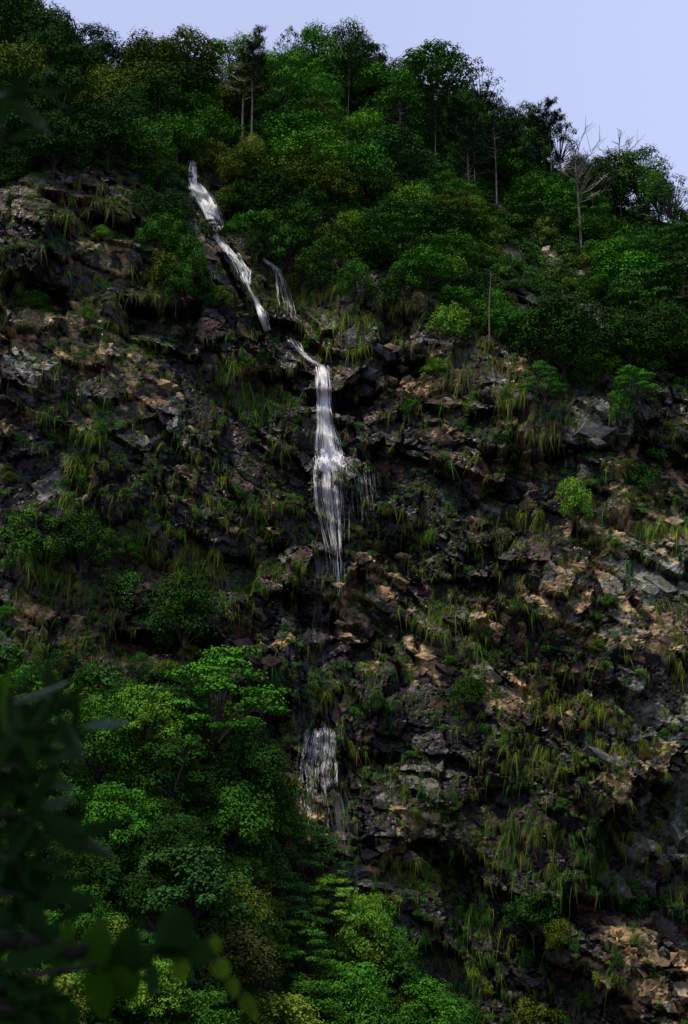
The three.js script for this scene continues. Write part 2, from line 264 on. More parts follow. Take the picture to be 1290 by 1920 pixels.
// ---------------------------------------------------------------- leaves, wood and plants
class Soup {                                                                     // triangles with vertex colours
  constructor() { this.p = []; this.c = []; }
  tri(a, b, c, col) { this.p.push(a.x, a.y, a.z, b.x, b.y, b.z, c.x, c.y, c.z); for (let k = 0; k < 3; k++) this.c.push(col[0], col[1], col[2]); }
  build() { const g = new THREE.BufferGeometry(); g.setAttribute('position', new THREE.Float32BufferAttribute(this.p, 3)); g.setAttribute('color', new THREE.Float32BufferAttribute(this.c, 3)); return g; }
}
const T1 = V3(), T2 = V3(), T3 = V3();
function leaf(s, at, normal, size, aspect, r, col) {                             // a folded four-sided blade
  T1.set(r() - 0.5, r() - 0.5, r() - 0.5).cross(normal).normalize(); T2.crossVectors(normal, T1);
  const L = size, W = size * aspect, n = normal;
  const a = at.clone().addScaledVector(T1, -L / 2), b = at.clone().addScaledVector(T1, L / 2).addScaledVector(n, -0.12 * L), c = at.clone().addScaledVector(T2, W / 2).addScaledVector(n, 0.12 * W), d = at.clone().addScaledVector(T2, -W / 2).addScaledVector(n, 0.12 * W);
  s.tri(a, c, b, col); s.tri(a, b, d, col);
}
function limb(pts, r0, r1, sides = 6) {                                          // tapered bent tube
  const curve = new THREE.CatmullRomCurve3(pts), n = Math.max(3, pts.length * 2), f = curve.computeFrenetFrames(n, false), pos = [], idx = [], uv = [];
  for (let i = 0; i <= n; i++) { const c = curve.getPoint(i / n), rad = lerp(r0, r1, i / n); for (let k = 0; k <= sides; k++) { const a = k / sides * 6.2832; T1.copy(f.normals[i]).multiplyScalar(Math.cos(a) * rad).addScaledVector(f.binormals[i], Math.sin(a) * rad).add(c); pos.push(T1.x, T1.y, T1.z); uv.push(k / sides, i / n * 4); } }
  for (let i = 0; i < n; i++) for (let k = 0; k < sides; k++) { const a = i * (sides + 1) + k, b = a + sides + 1; idx.push(a, a + 1, b, b, a + 1, b + 1); }
  const g = new THREE.BufferGeometry(); g.setAttribute('position', new THREE.Float32BufferAttribute(pos, 3)); g.setAttribute('uv', new THREE.Float32BufferAttribute(uv, 2)); g.setIndex(idx); g.computeVertexNormals(); return g;
}
const barkMap = noiseTexture(128, (u, v) => { const k = 0.55 + 0.9 * (tiled(u * 2 % 1, v, 8, 21, 4) - 0.5); return [k, k * 0.97, k * 0.93]; }, true);
function bark(r, g, b) { const m = new THREE.MeshStandardMaterial({ map: barkMap, roughness: 0.95 }); m.color.setRGB(r, g, b); return m; }
const BARK = { dark: bark(0.09, 0.07, 0.055), pale: bark(0.62, 0.52, 0.46), grey: bark(0.42, 0.36, 0.34), red: bark(0.34, 0.19, 0.15) };
function foliage(r, g, b) { const m = new THREE.MeshPhysicalMaterial({ vertexColors: true, side: THREE.DoubleSide, roughness: 0.85, specularIntensity: 0.06 }); m.color.setRGB(r, g, b); return m; }
const LEAF = { deep: foliage(0.020, 0.062, 0.010), green: foliage(0.044, 0.135, 0.015), fresh: foliage(0.055, 0.185, 0.017), bright: foliage(0.115, 0.25, 0.025), olive: foliage(0.078, 0.118, 0.013), yellow: foliage(0.15, 0.21, 0.026), blue: foliage(0.032, 0.095, 0.02), needle: foliage(0.022, 0.052, 0.018), brown: foliage(0.056, 0.066, 0.017) };
const LEAF_WORD = { deep: 'deep green', green: 'mid-green', fresh: 'fresh green', bright: 'bright green', olive: 'olive green', yellow: 'yellow-green', blue: 'bluish green', needle: 'dark green', brown: 'brownish green' };

// crowns are made at unit width (one metre across); leafSize in the same units
function crown(seed, { clumps = 40, leaves = 130, size = 0.035, tall = 0.75, flat = 0.55, open = 0, low = 0.15, clumpR = 0.15 }) {
  const r = rng(seed), s = new Soup(), centres = [], n = V3(), p = V3(), d = V3();
  for (let k = 0; k < clumps; k++) {
    const a = k * 2.39996 + r() * 0.8, h = Math.pow((k + 0.5) / clumps, 0.8), e = lerp(-low, 1, h);
    const rad = Math.sqrt(Math.max(0, 1 - Math.max(0, e) ** 2)) * (0.36 + 0.10 * r()) * (e < 0 ? 0.9 : 1) * (0.75 + 0.5 * vnoise(Math.cos(a) * 1.3 + 5, Math.sin(a) * 1.3 + e * 2, seed));
    const c = V3(Math.cos(a) * rad, tall * (0.32 + 0.5 * e * (0.85 + 0.3 * r())), Math.sin(a) * rad); if (r() < 0.2) c.multiplyScalar(0.75);
    centres.push(c);
    const cr = clumpR * (0.7 + 0.6 * r()), tint = 0.75 + 0.5 * r(), hue = (r() - 0.5) * 0.16, count = leaves * (0.7 + 0.6 * r());
    for (let q = 0; q < count; q++) {
      d.set(r() * 2 - 1, r() * 1.7 - 0.42, r() * 2 - 1).normalize();
      const rr = cr * (open ? 0.35 + 0.8 * r() : 0.72 + 0.4 * Math.pow(r(), 1.5)) * (1 + 0.25 * Math.sin(d.x * 7 + k) * Math.cos(d.z * 8 - k));
      p.set(c.x + d.x * rr, c.y + d.y * rr * flat, c.z + d.z * rr);
      n.set(d.x * 0.75 + (r() - 0.5) * 0.75, d.y * 0.6 + 0.6 + (r() - 0.5) * 0.5, d.z * 0.75 + (r() - 0.5) * 0.75).normalize();
      const t = tint * (0.75 + 0.5 * r());
      leaf(s, p, n, size * (0.7 + 0.7 * r()), 0.6, r, [t * (1 + hue), t, t * (1 - hue)]);
    }
  }
  return { geometry: s.build(), centres };
}
function needleCrown(seed, { tiers = 9, tufts = 9, height = 1, from = 0.5, spread = 0.22, size = 0.05 }) {
  const r = rng(seed), s = new Soup(), centres = [], q = V3();
  for (let t = 0; t < tiers; t++) for (let k = 0; k < 4; k++) {
    const h = from + (1 - from) * ((t + r()) / tiers), a = r() * 6.283, L = spread * (0.35 + 0.65 * (1 - (h - from) / (1 - from)) + 0.25 * r()) * (0.5 + 0.7 * r());
    const tip = V3(Math.cos(a) * L, h * height + L * 0.25, Math.sin(a) * L); centres.push(tip);
    for (let i = 0; i < tufts; i++) {
      const f = 0.35 + 0.65 * r(), c = V3(tip.x * f + (r() - 0.5) * 0.05, lerp(h * height, tip.y, f) + (r() - 0.5) * 0.04, tip.z * f + (r() - 0.5) * 0.05), tint = 0.7 + 0.6 * r();
      for (let m = 0; m < 9; m++) { q.set(r() - 0.5, r() - 0.35, r() - 0.5).normalize(); const L2 = size * (0.6 + 0.6 * r()), b = c.clone().addScaledVector(q, L2), w = V3(q.z, 0.2, -q.x).multiplyScalar(size * 0.09); s.tri(c.clone().add(w), c.clone().sub(w), b, [tint, tint, tint]); }
    }
  }
  return { geometry: s.build(), centres };
}
function trunkFor(centres, seed, { base = -0.15, fork = 0.18, r0 = 0.028, limbs = 9, lean = 0.03 }) {
  const r = rng(seed), top = V3((r() - 0.5) * lean * 2, fork, (r() - 0.5) * lean * 2), g = [limb([V3(0, base, 0), V3(top.x * 0.3, lerp(base, fork, 0.5), top.z * 0.6), top], r0, r0 * 0.75, 7)];
  const pick = centres.slice().sort(() => r() - 0.5).slice(0, limbs);
  for (const c of pick) g.push(limb([top.clone().setY(fork - 0.03), top.clone().lerp(c, 0.5).add(V3(0, 0.02, 0)), c], r0 * 0.55, r0 * 0.12, 5));
  return mergeGeometries(g);
}
function poleTrunk(seed, height, r0, centres, dead = 0) {
  const r = rng(seed), b = V3((r() - 0.5) * 0.04, height * 0.5, (r() - 0.5) * 0.04), t = V3((r() - 0.5) * 0.06, height, (r() - 0.5) * 0.06);
  const g = [limb([V3(0, -0.08, 0), b.clone().multiplyScalar(0.5), b, t], r0, r0 * 0.25, 6)];
  for (const c of centres) { const h = Math.max(0.2, c.y - 0.06), st = V3(b.x * h * 1.5, h, b.z * h * 1.5); g.push(limb([st, st.clone().lerp(c, 0.55).add(V3(0, 0.008, 0)), c], r0 * 0.28, r0 * 0.06, 4)); }
  return mergeGeometries(g);
}
// kinds of plant, several shapes of each
const KINDS = {};
function kind(name, list) { KINDS[name] = list; }
kind('broadleaf_tree', [0, 1, 2, 3, 4].map(k => { const c = crown(100 + k, { clumps: 30 + 3 * k, leaves: 260, size: 0.03, tall: [0.85, 0.75, 1, 0.9, 0.8][k], flat: 0.55, clumpR: 0.145 + 0.012 * (k % 3) }); return { foliage: c.geometry, trunk: trunkFor(c.centres, 20 + k, {}), height: 0.8 }; }));
kind('layered_tree', [0, 1, 2].map(k => { const c = crown(200 + k, { clumps: 34, leaves: 200, size: 0.03, tall: 1.15, flat: 0.28, clumpR: 0.15, low: 0.3 }); return { foliage: c.geometry, trunk: trunkFor(c.centres, 40 + k, { limbs: 14 }), height: 0.95 }; }));
kind('open_tree', [0, 1, 2].map(k => { const c = crown(300 + k, { clumps: 40, leaves: 34, size: 0.036, tall: 1.15, flat: 0.6, clumpR: 0.10, open: 1, low: 0.3 }); return { foliage: c.geometry, trunk: trunkFor(c.centres, 60 + k, { limbs: 30, r0: 0.024 }), height: 1 }; }));
kind('shrub', [0, 1, 2, 3].map(k => { const c = crown(400 + k, { clumps: 24, leaves: 220, size: 0.036, tall: [0.8, 0.62, 0.9, 0.7][k], flat: 0.7, clumpR: 0.17, low: 0.45 }); return { foliage: c.geometry, trunk: trunkFor(c.centres, 80 + k, { base: -0.3, fork: 0, r0: 0.018 }), height: 0.7 }; }));
kind('pine_tree', [0, 1, 2, 3].map(k => { const c = needleCrown(500 + k, { tiers: 10, tufts: 10, from: 0.42 + 0.06 * k, spread: 0.2 }); return { foliage: c.geometry, trunk: poleTrunk(100 + k, 1, 0.0115, c.centres), height: 1 }; }));
function deadTree(seed, twigs) {                                                 // trunk and bare limbs
  const r = rng(seed), branches = [], lean = V3((r() - 0.5) * 0.06, 1, (r() - 0.5) * 0.06);
  const trunk = limb([V3(0, -0.08, 0), V3(0.01, 0.35, 0), lean.clone().multiplyScalar(0.7), lean], 0.0125, 0.0024, 6);
  for (let k = 0; k < twigs; k++) {
    const h = 0.42 + 0.55 * (k / twigs), a = r() * 6.283, L = (0.30 - 0.2 * (h - 0.42)) * (0.6 + 0.6 * r()), st = lean.clone().multiplyScalar(h), tip = st.clone().add(V3(Math.cos(a) * L, L * (0.25 + 0.7 * r()), Math.sin(a) * L)), g = [];
    const midp = st.clone().lerp(tip, 0.5).add(V3(0, -0.02, 0)); g.push(limb([st, midp, tip], 0.0045, 0.0012, 4));
    for (let q = 0; q < 6; q++) { const f = 0.3 + 0.65 * r(), s2 = st.clone().lerp(tip, f), a2 = a + (r() - 0.5) * 2.4, L2 = L * (0.2 + 0.35 * r()); g.push(limb([s2, s2.clone().add(V3(Math.cos(a2) * L2 * 0.5, L2 * 0.35, Math.sin(a2) * L2 * 0.5)), s2.clone().add(V3(Math.cos(a2) * L2, L2 * 0.8, Math.sin(a2) * L2))], 0.003, 0.001, 3)); }
    branches.push(mergeGeometries(g));
  }
  return { trunk, branches, height: 1 };
}
kind('dead_tree', [deadTree(601, 16), deadTree(602, 20), deadTree(603, 13)]);

const plants = [];                                                               // every plant, for the labels
function place(name, p, scale, colour, o = {}) {
  const list = KINDS[name], r = o.r || stoneRandom, v = list[(o.variant ?? Math.floor(r() * list.length)) % list.length], g = new THREE.Group();
  g.name = numbered(name); scene.add(g);
  const wood = BARK[o.bark || (name === 'pine_tree' ? 'pale' : name === 'dead_tree' ? 'grey' : 'dark')];
  part(name === 'shrub' ? 'stem' : 'trunk', v.trunk, wood, g);
  if (v.branches) for (const b of v.branches) part('branch', b, wood, g); else part(name === 'shrub' ? 'foliage' : 'crown', v.foliage, LEAF[colour], g);
  g.position.copy(p); g.rotation.set((r() - 0.5) * 0.08, o.turn ?? r() * 6.283, (o.lean ?? 0) + (r() - 0.5) * 0.08);
  const wide = o.wide || 1; g.scale.set(scale * wide, scale, scale * wide);
  const mid = p.clone().add(V3(0, v.height * scale * 0.5, 0)), c = toPx(mid);
  plants.push({ g, name, colour, px: c[0], py: c[1], p, scale, width: scale * wide, label: o.label, bark: o.bark });
  return g;
}
// [kind, px, py of the top, py of the foot, colour, width in px or 0, label]
function planted(name, px, top, foot, colour, width, label, o = {}) {
  const p = hit(px, foot, frontOf), k = pxPerMetre(p), variant = o.variant ?? Math.floor(stoneRandom() * KINDS[name].length), v = KINDS[name][variant % KINDS[name].length];
  const tall = (foot - top) / k / 0.93;                                          // seen from below, uprights are a little foreshortened
  let s = tall / v.height, wide = 1;
  if (width) wide = width / k / s;
  p.y -= 0.02 * s;
  return place(name, p, s, colour, { ...o, wide: clamp(wide, 0.5, 2.4), variant, label });
}
const B = 'broadleaf_tree', L = 'layered_tree', O = 'open_tree', S = 'shrub', P = 'pine_tree', D = 'dead_tree';
const LISTED = [
  [B, 20, -60, 170, 'deep', 190], [B, 85, 5, 190, 'deep', 120, 'dark green tree leaning out highest at the corner of the sky'], [B, 150, 70, 210, 'deep', 130], [B, 30, 60, 230, 'olive', 150], [B, 110, 120, 270, 'deep', 150], [B, 190, 110, 260, 'olive', 130], [B, 20, 170, 310, 'deep', 150], [B, 100, 220, 330, 'deep', 130], [B, 200, 190, 320, 'deep', 140], [B, 245, 150, 290, 'deep', 110], [L, 120, 240, 320, 'blue', 110], [B, 270, 210, 330, 'green', 110], [B, 330, 200, 310, 'green', 120], [B, 400, 200, 290, 'green', 110], [O, 205, 62, 160, 'blue', 60], [O, 180, 60, 170, 'needle', 60], [B, 258, 62, 150, 'green', 70],
  [B, 352, 60, 165, 'olive', 150, 'wide umbrella-shaped yellowish tree on the skyline above the fall'], [B, 335, 115, 200, 'brown', 120, 'olive-brown domed tree under the umbrella-shaped crown'], [L, 278, 112, 150, 'needle', 70, 'flat-topped dark tree left of the olive-brown dome'],
  [D, 455, 66, 262, 'green', 0, 'bare tree with a long pale trunk above the fall', { bark: 'pale', variant: 1 }], [P, 472, 84, 268, 'needle', 0, 'thin pale-trunked pine close beside the bare pale tree', { variant: 2 }], [P, 487, 34, 205, 'needle', 110, 'tallest spiky pine breaking the skyline beside the bare tree', { variant: 0 }],
  [O, 541, 44, 160, 'blue', 70], [B, 592, 34, 190, 'green', 125, 'tall rounded green tree at the highest point of the ridge'], [L, 525, 92, 250, 'fresh', 120, 'fresh green tiered tree in front of the ridge pines'], [B, 660, 48, 190, 'deep', 105], 
  [P, 716, 96, 215, 'brown', 50, 'thin reddish dying pine left of the broad ridge tree', { bark: 'red' }], [B, 805, 84, 215, 'green', 180, 'broad spreading tree standing alone over the falling ridge'], [O, 905, 108, 240, 'needle', 105, 'see-through tree with tufted twigs against the sky'], [B, 985, 190, 290, 'deep', 80],
  [O, 1052, 216, 320, 'needle', 90, 'ragged see-through tree halfway down the ridge line'], [D, 1090, 262, 468, 'green', 0, 'pale leafless tree with long bare side limbs on the slope', { bark: 'pale', variant: 0 }], [D, 1165, 248, 400, 'green', 0, 'bare grey tree rising above the lower ridge line', { variant: 1 }], [O, 1120, 278, 420, 'needle', 90], [B, 1200, 286, 400, 'green', 110, 'rounded tree right of the bare grey ridge tree'], [O, 1262, 318, 430, 'needle', 90], [O, 1010, 215, 330, 'needle', 70],
  [B, 868, 165, 280, 'deep', 90], [B, 945, 195, 310, 'needle', 90], [B, 1000, 225, 335, 'deep', 80], [B, 1085, 285, 385, 'needle', 80], [B, 1140, 300, 410, 'deep', 80], [B, 1235, 320, 415, 'green', 80], [B, 900, 230, 340, 'needle', 90], [B, 750, 150, 240, 'deep', 90], [D, 735, 100, 210, 'green', 0, 'small twiggy dead tree in the dip of the skyline', { variant: 2 }], [D, 1020, 200, 290, 'green', 0, 'thin dead tree poking out where the ridge drops', { variant: 2 }], [D, 1240, 300, 400, 'green', 0, 'small dead tree at the low end of the ridge', { variant: 1 }],
  [P, 932, 225, 382, 'needle', 0, 'pine with the longest pale trunk on the right slope', { variant: 3 }], [P, 880, 190, 330, 'needle', 0], [P, 795, 150, 268, 'needle', 0], [P, 843, 150, 258, 'needle', 0], [P, 1005, 215, 335, 'needle', 0], [P, 1022, 230, 335, 'needle', 0], [P, 652, 110, 218, 'needle', 0], [P, 960, 230, 350, 'needle', 0], [P, 1118, 330, 440, 'needle', 0], [P, 765, 320, 420, 'needle', 0], [P, 575, 250, 330, 'needle', 0], [P, 1165, 330, 405, 'needle', 0], 
  [B, 690, 205, 285, 'bright', 110], [B, 625, 310, 400, 'olive', 105, 'olive dome midway up the slope right of the fall'], [L, 590, 120, 260, 'fresh', 90], [S, 1030, 395, 460, 'yellow', 55, 'yellow-green bush glowing on the right slope'], [B, 800, 385, 450, 'blue', 100], [B, 740, 330, 400, 'deep', 80], [B, 830, 330, 400, 'green', 80],
  [S, 845, 562, 640, 'bright', 85, 'light green rounded bush under the wooded slope'], [B, 1060, 575, 720, 'deep', 190, 'largest dark bushy tree standing on the right cliff'], [B, 1180, 590, 700, 'deep', 140], [B, 1250, 560, 700, 'deep', 130], [L, 1190, 690, 760, 'fresh', 90], [L, 1020, 680, 760, 'green', 70], [B, 1190, 500, 590, 'blue', 110], [S, 1080, 885, 975, 'bright', 60, 'bright green bush clinging below the pale grey slab'], [S, 1215, 870, 930, 'deep', 70], [S, 1245, 810, 870, 'green', 70], [S, 1080, 1010, 1030, 'yellow', 50], [S, 1215, 1630, 1710, 'green', 100, 'leafy green shrub beside the pale lichened rock'], [S, 880, 1265, 1325, 'deep', 80, 'small dark shrub in the middle of the wall'], [S, 1000, 1670, 1750, 'deep', 110], [S, 1050, 1720, 1780, 'olive', 60], [S, 1010, 1870, 1960, 'olive', 110, 'olive shrub at the foot of the wet wall'], [S, 1160, 735, 800, 'green', 60], [S, 1130, 510, 560, 'green', 80], [S, 960, 590, 640, 'green', 70], [S, 745, 660, 700, 'green', 40], [S, 985, 1240, 1270, 'green', 40], [S, 1095, 680, 730, 'deep', 60],
  [S, 450, 335, 400, 'green', 80], [S, 500, 380, 450, 'green', 90], [S, 480, 430, 480, 'deep', 60], [S, 545, 430, 500, 'green', 90], [S, 585, 470, 530, 'olive', 80], [S, 520, 320, 390, 'deep', 100], [S, 445, 400, 440, 'fresh', 50], [S, 610, 500, 550, 'deep', 70], [S, 560, 380, 450, 'blue', 100], [S, 320, 350, 420, 'deep', 80], [S, 295, 400, 470, 'green', 80], [S, 335, 410, 480, 'deep', 70], [S, 360, 480, 540, 'green', 60], [S, 385, 530, 580, 'deep', 60], [S, 305, 470, 540, 'olive', 70], [S, 275, 360, 420, 'deep', 70], [S, 415, 530, 580, 'olive', 50], [S, 345, 540, 590, 'green', 60], [S, 665, 500, 560, 'green', 80], [S, 720, 530, 590, 'deep', 80], [S, 400, 270, 330, 'olive', 70], [S, 440, 290, 350, 'yellow', 60, 'yellow-green shrub just right of the top of the fall'], [S, 470, 250, 310, 'yellow', 60], [S, 430, 340, 400, 'olive', 60], [L, 520, 350, 430, 'green', 80], [S, 320, 380, 440, 'fresh', 60], [S, 300, 300, 360, 'deep', 70], [L, 400, 412, 450, 'blue', 50, 'small bluish shrub hanging across the upper fall'], [S, 350, 430, 520, 'green', 80], [S, 330, 480, 560, 'green', 70], [S, 560, 420, 470, 'green', 90], [S, 620, 440, 500, 'green', 90], [S, 700, 440, 500, 'deep', 90], [S, 760, 500, 560, 'green', 90], [S, 590, 600, 660, 'green', 50],
  [S, 60, 970, 1070, 'green', 110], [B, 150, 960, 1080, 'deep', 130], [B, 235, 1065, 1200, 'green', 120, 'green tree low on the wall, first of the pair above the wooded spur'], [B, 345, 1100, 1240, 'deep', 150, 'darker tree of the pair above the wooded spur'], [S, 60, 550, 580, 'green', 60], [S, 240, 1010, 1050, 'green', 60],
  [L, 400, 1235, 1440, 'fresh', 240, 'vivid green tiered tree crowning the wooded spur'], [B, 270, 1285, 1420, 'bright', 160, 'yellowish round crown beside the vivid tiered tree'], [B, 180, 1340, 1490, 'green', 170], [B, 325, 1385, 1520, 'deep', 180], [B, 470, 1400, 1560, 'deep', 170], [B, 90, 1400, 1560, 'green', 150], [B, 440, 1480, 1620, 'green', 150, 'lit round crown below the vivid tree, nearest the dark gap'], [B, 220, 1470, 1620, 'fresh', 150, 'fresh green round crown low on the spur'], [B, 320, 1520, 1640, 'deep', 140], [B, 355, 1590, 1760, 'blue', 250, 'widest dome-shaped crown low on the spur'], [B, 170, 1580, 1720, 'deep', 150], [B, 60, 1560, 1700, 'deep', 150], [B, 160, 1660, 1780, 'green', 120], [S, 195, 1720, 1800, 'yellow', 110], [B, 440, 1650, 1790, 'olive', 140], [B, 430, 1735, 1880, 'brown', 180, 'brownish crown low in the valley bottom'], [B, 60, 1700, 1860, 'green', 150], [B, 180, 1790, 1920, 'green', 150], [B, 290, 1810, 1940, 'bright', 140, 'bright leafy crown at the bottom behind the blurred twig'], [B, 90, 1820, 1960, 'yellow', 140], [S, 500, 1855, 1960, 'yellow', 200, 'yellow-green bush at the bottom edge'], [B, 380, 1860, 1990, 'green', 160],
  [L, 590, 1560, 1680, 'blue', 130, 'bluish tiered tree at the foot of the falling veil'], [L, 620, 1650, 1760, 'bright', 110, 'bright tiered tree just under the falling veil'], [L, 540, 1650, 1780, 'blue', 120], [L, 560, 1740, 1850, 'green', 130], [B, 690, 1705, 1830, 'bright', 110], [B, 735, 1760, 1890, 'green', 130], [B, 790, 1860, 1970, 'fresh', 150], [B, 660, 1800, 1930, 'fresh', 140], [B, 590, 1840, 1960, 'green', 150], [S, 480, 1560, 1650, 'deep', 110], [S, 520, 1480, 1560, 'deep', 90], [B, 700, 1880, 1990, 'green', 150], [B, 860, 1895, 1990, 'green', 90], [S, 30, 1490, 1560, 'green', 100]];
for (const [n, px, top, foot, colour, w, label, o] of LISTED) planted(n, px, top, foot, colour, w, label, o);
// what the photograph shows in the open: trunks and the stream keep a gap in the wood in front of them
const OPEN = [];
for (const [n, px, top, foot] of LISTED) if ((n === P && [472, 932, 880, 843, 652].includes(px)) || (n === D && foot > 250)) for (let y = foot - 4; y > lerp(top, foot, 0.5); y -= 12) OPEN.push([px, y, foot - 8]);
for (const [x0, y0, x1, y1] of [[363, 300, 366, 345], [366, 345, 404, 430], [404, 440, 464, 540], [474, 556, 502, 624], [490, 487, 545, 600], [545, 632, 600, 690]]) for (let k = 0; k <= 8; k++) OPEN.push([lerp(x0, x1, k / 8), lerp(y0, y1, k / 8)]);
for (const [x, y] of [[1070, 560], [1100, 578], [1140, 622], [1025, 468], [990, 555], [690, 575], [650, 545], [960, 470]]) OPEN.push([x, y], [x - 14, y - 8], [x + 14, y + 6]);
const hides = (p, wide, tall, slack = 6) => { const [px, py] = toPx(p), k = pxPerMetre(p), hw = wide * k * 0.5 + slack, top = py - tall * k; return OPEN.some(([x, y, foot = y - 10]) => Math.abs(x - px) < hw && y > top - 4 && y < py + 0.15 * tall * k && py > foot); };
{ // the rest of the wood, one tree at a time
  const r = rng(31), put = []; let guard = 0, n = 0;
  while (n < 235 && guard++ < 20000) {
    const x = -46 + 92 * r(), y = 34 + 80 * r();
    if (y > ridgeY(x) - 0.5 || wooded(x, y) < 0.55) continue;
    const z = frontOf(x, y), p = V3(x, y, -z), [px, py] = toPx(p);
    if (px < -30 || px > 1320 || py < -40 || py > 800) continue;
    const gx = lerp(-1.3, -13, smooth(42, 68, y)); if (Math.abs(x - gx) < 2.4 && y < 69) continue;
    const pine = px > 620 && py > 290 && py < 420 && r() < 0.06;
    let size = (y - interp(TOP, x) < 6 ? 2.6 + 2.2 * r() : 3.4 + 3.2 * r());
    if (put.some(q => Math.hypot(q.x - x, q.y - y, q.z + z) < (q.s + size) * 0.31)) continue;
    if (!pine && hides(p, size * 1.1, size * 0.85)) continue;
    put.push({ x, y, z: -z, s: size }); n++;
    const t = r(), colour = px < 240 ? (t < .6 ? 'deep' : t < .8 ? 'olive' : 'green') : t < .28 ? 'deep' : t < .50 ? 'green' : t < .66 ? 'olive' : t < .74 ? 'blue' : t < .88 ? 'fresh' : 'bright';
    p.y -= 0.12 * size;
    if (pine) place(P, p, 7 + 2.5 * r(), 'needle', { r }); else place(size < 3.6 ? S : r() < 0.25 ? L : B, p, size * (0.95 + 0.2 * r()), colour, { r, wide: 0.9 + 0.3 * r() });
  }
  // low growth that fills the spur
  n = 0; guard = 0; const put2 = [];
  while (n < 46 && guard++ < 4000) {
    const x = -24 + 34 * r(), y = -4 + 26 * r(); if (interp(SPUR, x) - y < 0.8) continue;
    const z = frontOf(x, y), p = V3(x, y, -z), [px, py] = toPx(p); if (px < -20 || py > 1980 || py < 1180) continue;
    const size = 1.6 + 1.8 * r(); if (put2.some(q => Math.hypot(q.x - x, q.y - y) < (q.s + size) * 0.36)) continue; put2.push({ x, y, s: size }); n++;
    place(S, p, size, ['deep', 'deep', 'green', 'blue', 'olive', 'fresh'][Math.floor(r() * 6)], { r });
  }
  // shrubs that root on the ledges of the bare wall
  n = 0; guard = 0;
  while (n < 60 && guard++ < 3000) {
    const px = r() * 1290, py = 420 + r() * 1480, p = at(px, py); if (wooded(p.x, p.y) > 0.4 || Math.abs(px - 620) < 60) continue;
    if (py > 900 && px > 560 && r() < 0.5) continue; n++;
    place(S, p, 0.7 + 0.9 * r() * r() + (py < 800 ? 0.5 * r() : 0), ['deep', 'green', 'green', 'fresh', 'olive', 'bright'][Math.floor(r() * 6)], { r });
  }
}
console.log('plants', plants.length);
{ // ferns and seedlings under the trees: nobody could count them
  const r = rng(97), under = [0, 1].map(k => crown(800 + k, { clumps: 9, leaves: 60, size: 0.085, tall: 0.7, flat: 0.6, clumpR: 0.24, low: 0.4 }).geometry);
  const mat = foliage(1, 1, 1), tones = ['deep', 'deep', 'deep', 'green', 'olive', 'blue'].map(k => LEAF[k].color), spots = [[], []]; let n = 0, guard = 0;
  while (n < 5200 && guard++ < 90000) {
    const x = -52 + 104 * r(), y = -6 + 122 * r(); if (y > ridgeY(x) || wooded(x, y) < 0.3 + 0.4 * r()) continue;
    const gx = lerp(-1.3, -13, smooth(42, 68, y)); if (Math.abs(x - gx) < 1.3 && y > 30 && y < 66) continue;
    const z = frontOf(x, y), [px, py] = toPx(V3(x, y, -z)); if (px < -60 || px > 1350 || py > 1990) continue;
    if (hides(V3(x, y, -z), 1, 0.9, 3)) continue;
    spots[n % 2].push([new THREE.Matrix4().compose(V3(x, y - 0.1, -z), new THREE.Quaternion().setFromEuler(new THREE.Euler(0.3, r() * 6.28, 0)), V3(1, 0.9, 1).multiplyScalar(0.7 + 1.1 * r())), tones[Math.floor(r() * 6)], 0.7 + 0.5 * r()]); n++;
  }
  spots.forEach((list, k) => { const im = new THREE.InstancedMesh(under[k], mat, list.length); im.name = numbered('undergrowth'); im.castShadow = im.receiveShadow = true; list.forEach(([m, c, f], i) => { im.setMatrixAt(i, m); im.setColorAt(i, new THREE.Color().setRGB(c.r * f, c.g * f, c.b * f)); }); scene.add(im); tag(im, ['low leafy undergrowth between the trees of the wood', 'ferns and seedlings under the trees of the wood'][k], 'undergrowth', null, 'stuff'); });
  const fern = crown(810, { clumps: 5, leaves: 36, size: 0.12, tall: 0.5, flat: 0.5, clumpR: 0.3, low: 0.6 }).geometry, list = []; guard = 0;
  while (list.length < 5200 && guard++ < 60000) {
    const x = -30 + 60 * r(), y = -6 + 66 * r(); if (wooded(x, y) > 0.5 || fbm(x * 0.5, y * 0.5, 141, 3) < 0.42 + 0.25 * r()) continue;
    const z = frontOf(x, y); if (frontOf(x, y + 0.35) - z < 0.02 && r() < 0.6) continue;
    list.push([new THREE.Matrix4().compose(V3(x, y, -z + 0.03), new THREE.Quaternion().setFromEuler(new THREE.Euler(0.7, r() * 6.28, 0)), V3(1, 0.8, 1).multiplyScalar(0.22 + 0.5 * r() * r())), tones[Math.floor(r() * 6)], 0.7 + 0.8 * r()]);
  }
  const im = new THREE.InstancedMesh(fern, mat, list.length); im.name = 'rock_fern'; im.castShadow = im.receiveShadow = true; list.forEach(([m, c, f], i) => { im.setMatrixAt(i, m); im.setColorAt(i, new THREE.Color().setRGB(c.r * f, c.g * f, c.b * f)); }); scene.add(im); tag(im, 'small ferns and moss in the cracks of the wall', 'ferns', null, 'stuff');
  console.log('undergrowth', n, list.length);
}
const ORD = ['leftmost', 'second from left', 'third from left', 'fourth from left', 'fifth from left', 'sixth from left', 'seventh from left', 'eighth from left', 'ninth from left', 'tenth from left', 'eleventh from left', 'twelfth from left'];
